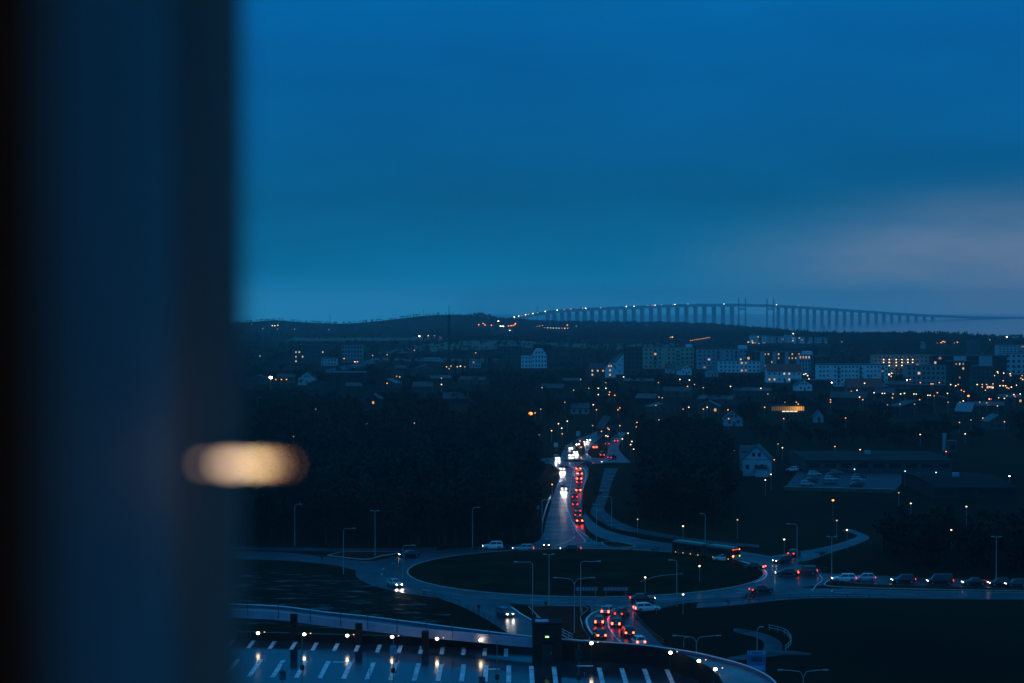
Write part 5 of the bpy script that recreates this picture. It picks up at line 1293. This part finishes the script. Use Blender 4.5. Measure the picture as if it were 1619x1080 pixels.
prism_xy(J(rev + [(-.8, 2.5), (-.8, 1.15)]), 0, 2.9).build('reveal', REVM, wj, smooth=False)
prism_xy(J([(-.424, 2.505), (-.4, 2.62), (-.381, 2.74), (-.379, 2.8), (-.55, 2.8), (-.8, 2.6), (-.8, 2.505)]), 0, 2.9).build('frame', FRM, wj)
struct('window_sill', MB().box(-.75, 5, 1.9, 2.7, 53.4, 54.15), ROOMM)

# glowing ribs stand in for a lamp's reflection in the window glass
lx, ly, lz = -.2867, 2.15, EYE - .173
o = empty('lamp_reflection', (lx, ly, lz)); tag(o, 'warm out-of-focus lamp reflection by the window jamb, modelled as glowing ribs', 'lamp')
glow = [(-.049, .5, (1, .66, .62), .006), (-.044, .35, (1, .66, .6), .008), (-.030, 1.2, (1, .68, .40), .009), (-.023, 1.5, (1, .64, .42), .012), (-.015, 1.9, (1, .64, .45), .012), (-.007, 2.1, (1, .66, .44), .011), (.001, 2.1, (1, .70, .36), .008),
        (.008, 2.5, (1, .70, .33), .010), (.015, 2.4, (1, .66, .33), .010), (.022, 2.0, (1, .62, .33), .009), (.029, 1.2, (1, .52, .25), .009), (.035, .8, (1, .5, .22), .007), (.046, .5, (1, .48, .3), .006)]
for k, (xx, g_, c_, hh) in enumerate(glow):
    MB().tube([(xx, 0, -hh * .5), (xx, 0, hh * .4)], .0022, 10).build('glow_rib', mat('rib_%d' % k, (.5, .35, .2), .3, emit=c_, strength=g_ * 2.3), o)
MB().box(-.053, .053, -.004, .004, .0125, .0145).build('holder', DARKMETAL, o)
MB().box(-.053, .053, -.004, .004, -.0145, -.0125).build('base_bar', DARKMETAL, o)
MB().tube([(0, 0, .014), (0, 0, 56.3 - lz)], .0012, 5).build('cord', DARKMETAL, o)

o = empty('fill_lamp', (1.3, -1.2, 56.3)); tag(o, 'added warm lamp out of view that tints the window jamb', 'lamp')  # unseen lamp, added to give the jamb a warm tint
MB().tube([(0, 0, 0), (0, 0, -.25)], .01, 6).build('rod', DARKMETAL, o)
MB().sphere((0, 0, -.35), .1, 12, 8).build('globe', mat('fill_globe', (.6, .5, .4), .4, emit=(1, .6, .42), strength=3.6), o, smooth=True)

# ------------------------------------------------------------------ haze
hz = MB().box(-6000, 6000, -60, 13200, -42, 130).build('haze', None); hz['kind'] = 'stuff'; hz['label'] = 'thin blue evening haze over town and sea'
hm = bpy.data.materials.new('haze'); hm.use_nodes = True; hm.node_tree.nodes.clear()
ho = hm.node_tree.nodes.new('ShaderNodeOutputMaterial'); hv = hm.node_tree.nodes.new('ShaderNodeVolumePrincipled')
hv.inputs['Color'].default_value = (1, 1, 1, 1); hv.inputs['Density'].default_value = 9.5e-5; hv.inputs['Anisotropy'].default_value = .5
hm.node_tree.links.new(hv.outputs[0], ho.inputs['Volume']); hz.data.materials.append(hm)

# ------------------------------------------------------------------ look-alikes in a row: say which one
ONES = 'first second third fourth fifth sixth seventh eighth ninth tenth eleventh twelfth thirteenth fourteenth fifteenth sixteenth seventeenth eighteenth nineteenth'.split()
TENS = {20: 'twenti', 30: 'thirti', 40: 'forti'}
def ordinal(n):
    if n < 20: return ONES[n - 1]
    t = n // 10 * 10
    return TENS[t] + 'eth' if n == t else TENS[t][:-1] + 'y-' + ONES[n - t - 1]
same = {}
for ob in SC.objects:
    if ob.parent is None and ob.get('label') and ob.get('category'): same.setdefault(ob['label'], []).append(ob)
for lab, obs in same.items():
    if len(obs) < 2: continue
    obs.sort(key=lambda q: q.location.x / q.location.y)
    for i, ob in enumerate(obs):
        ob['label'] = lab + ', ' + ordinal(i + 1) + ' from left'
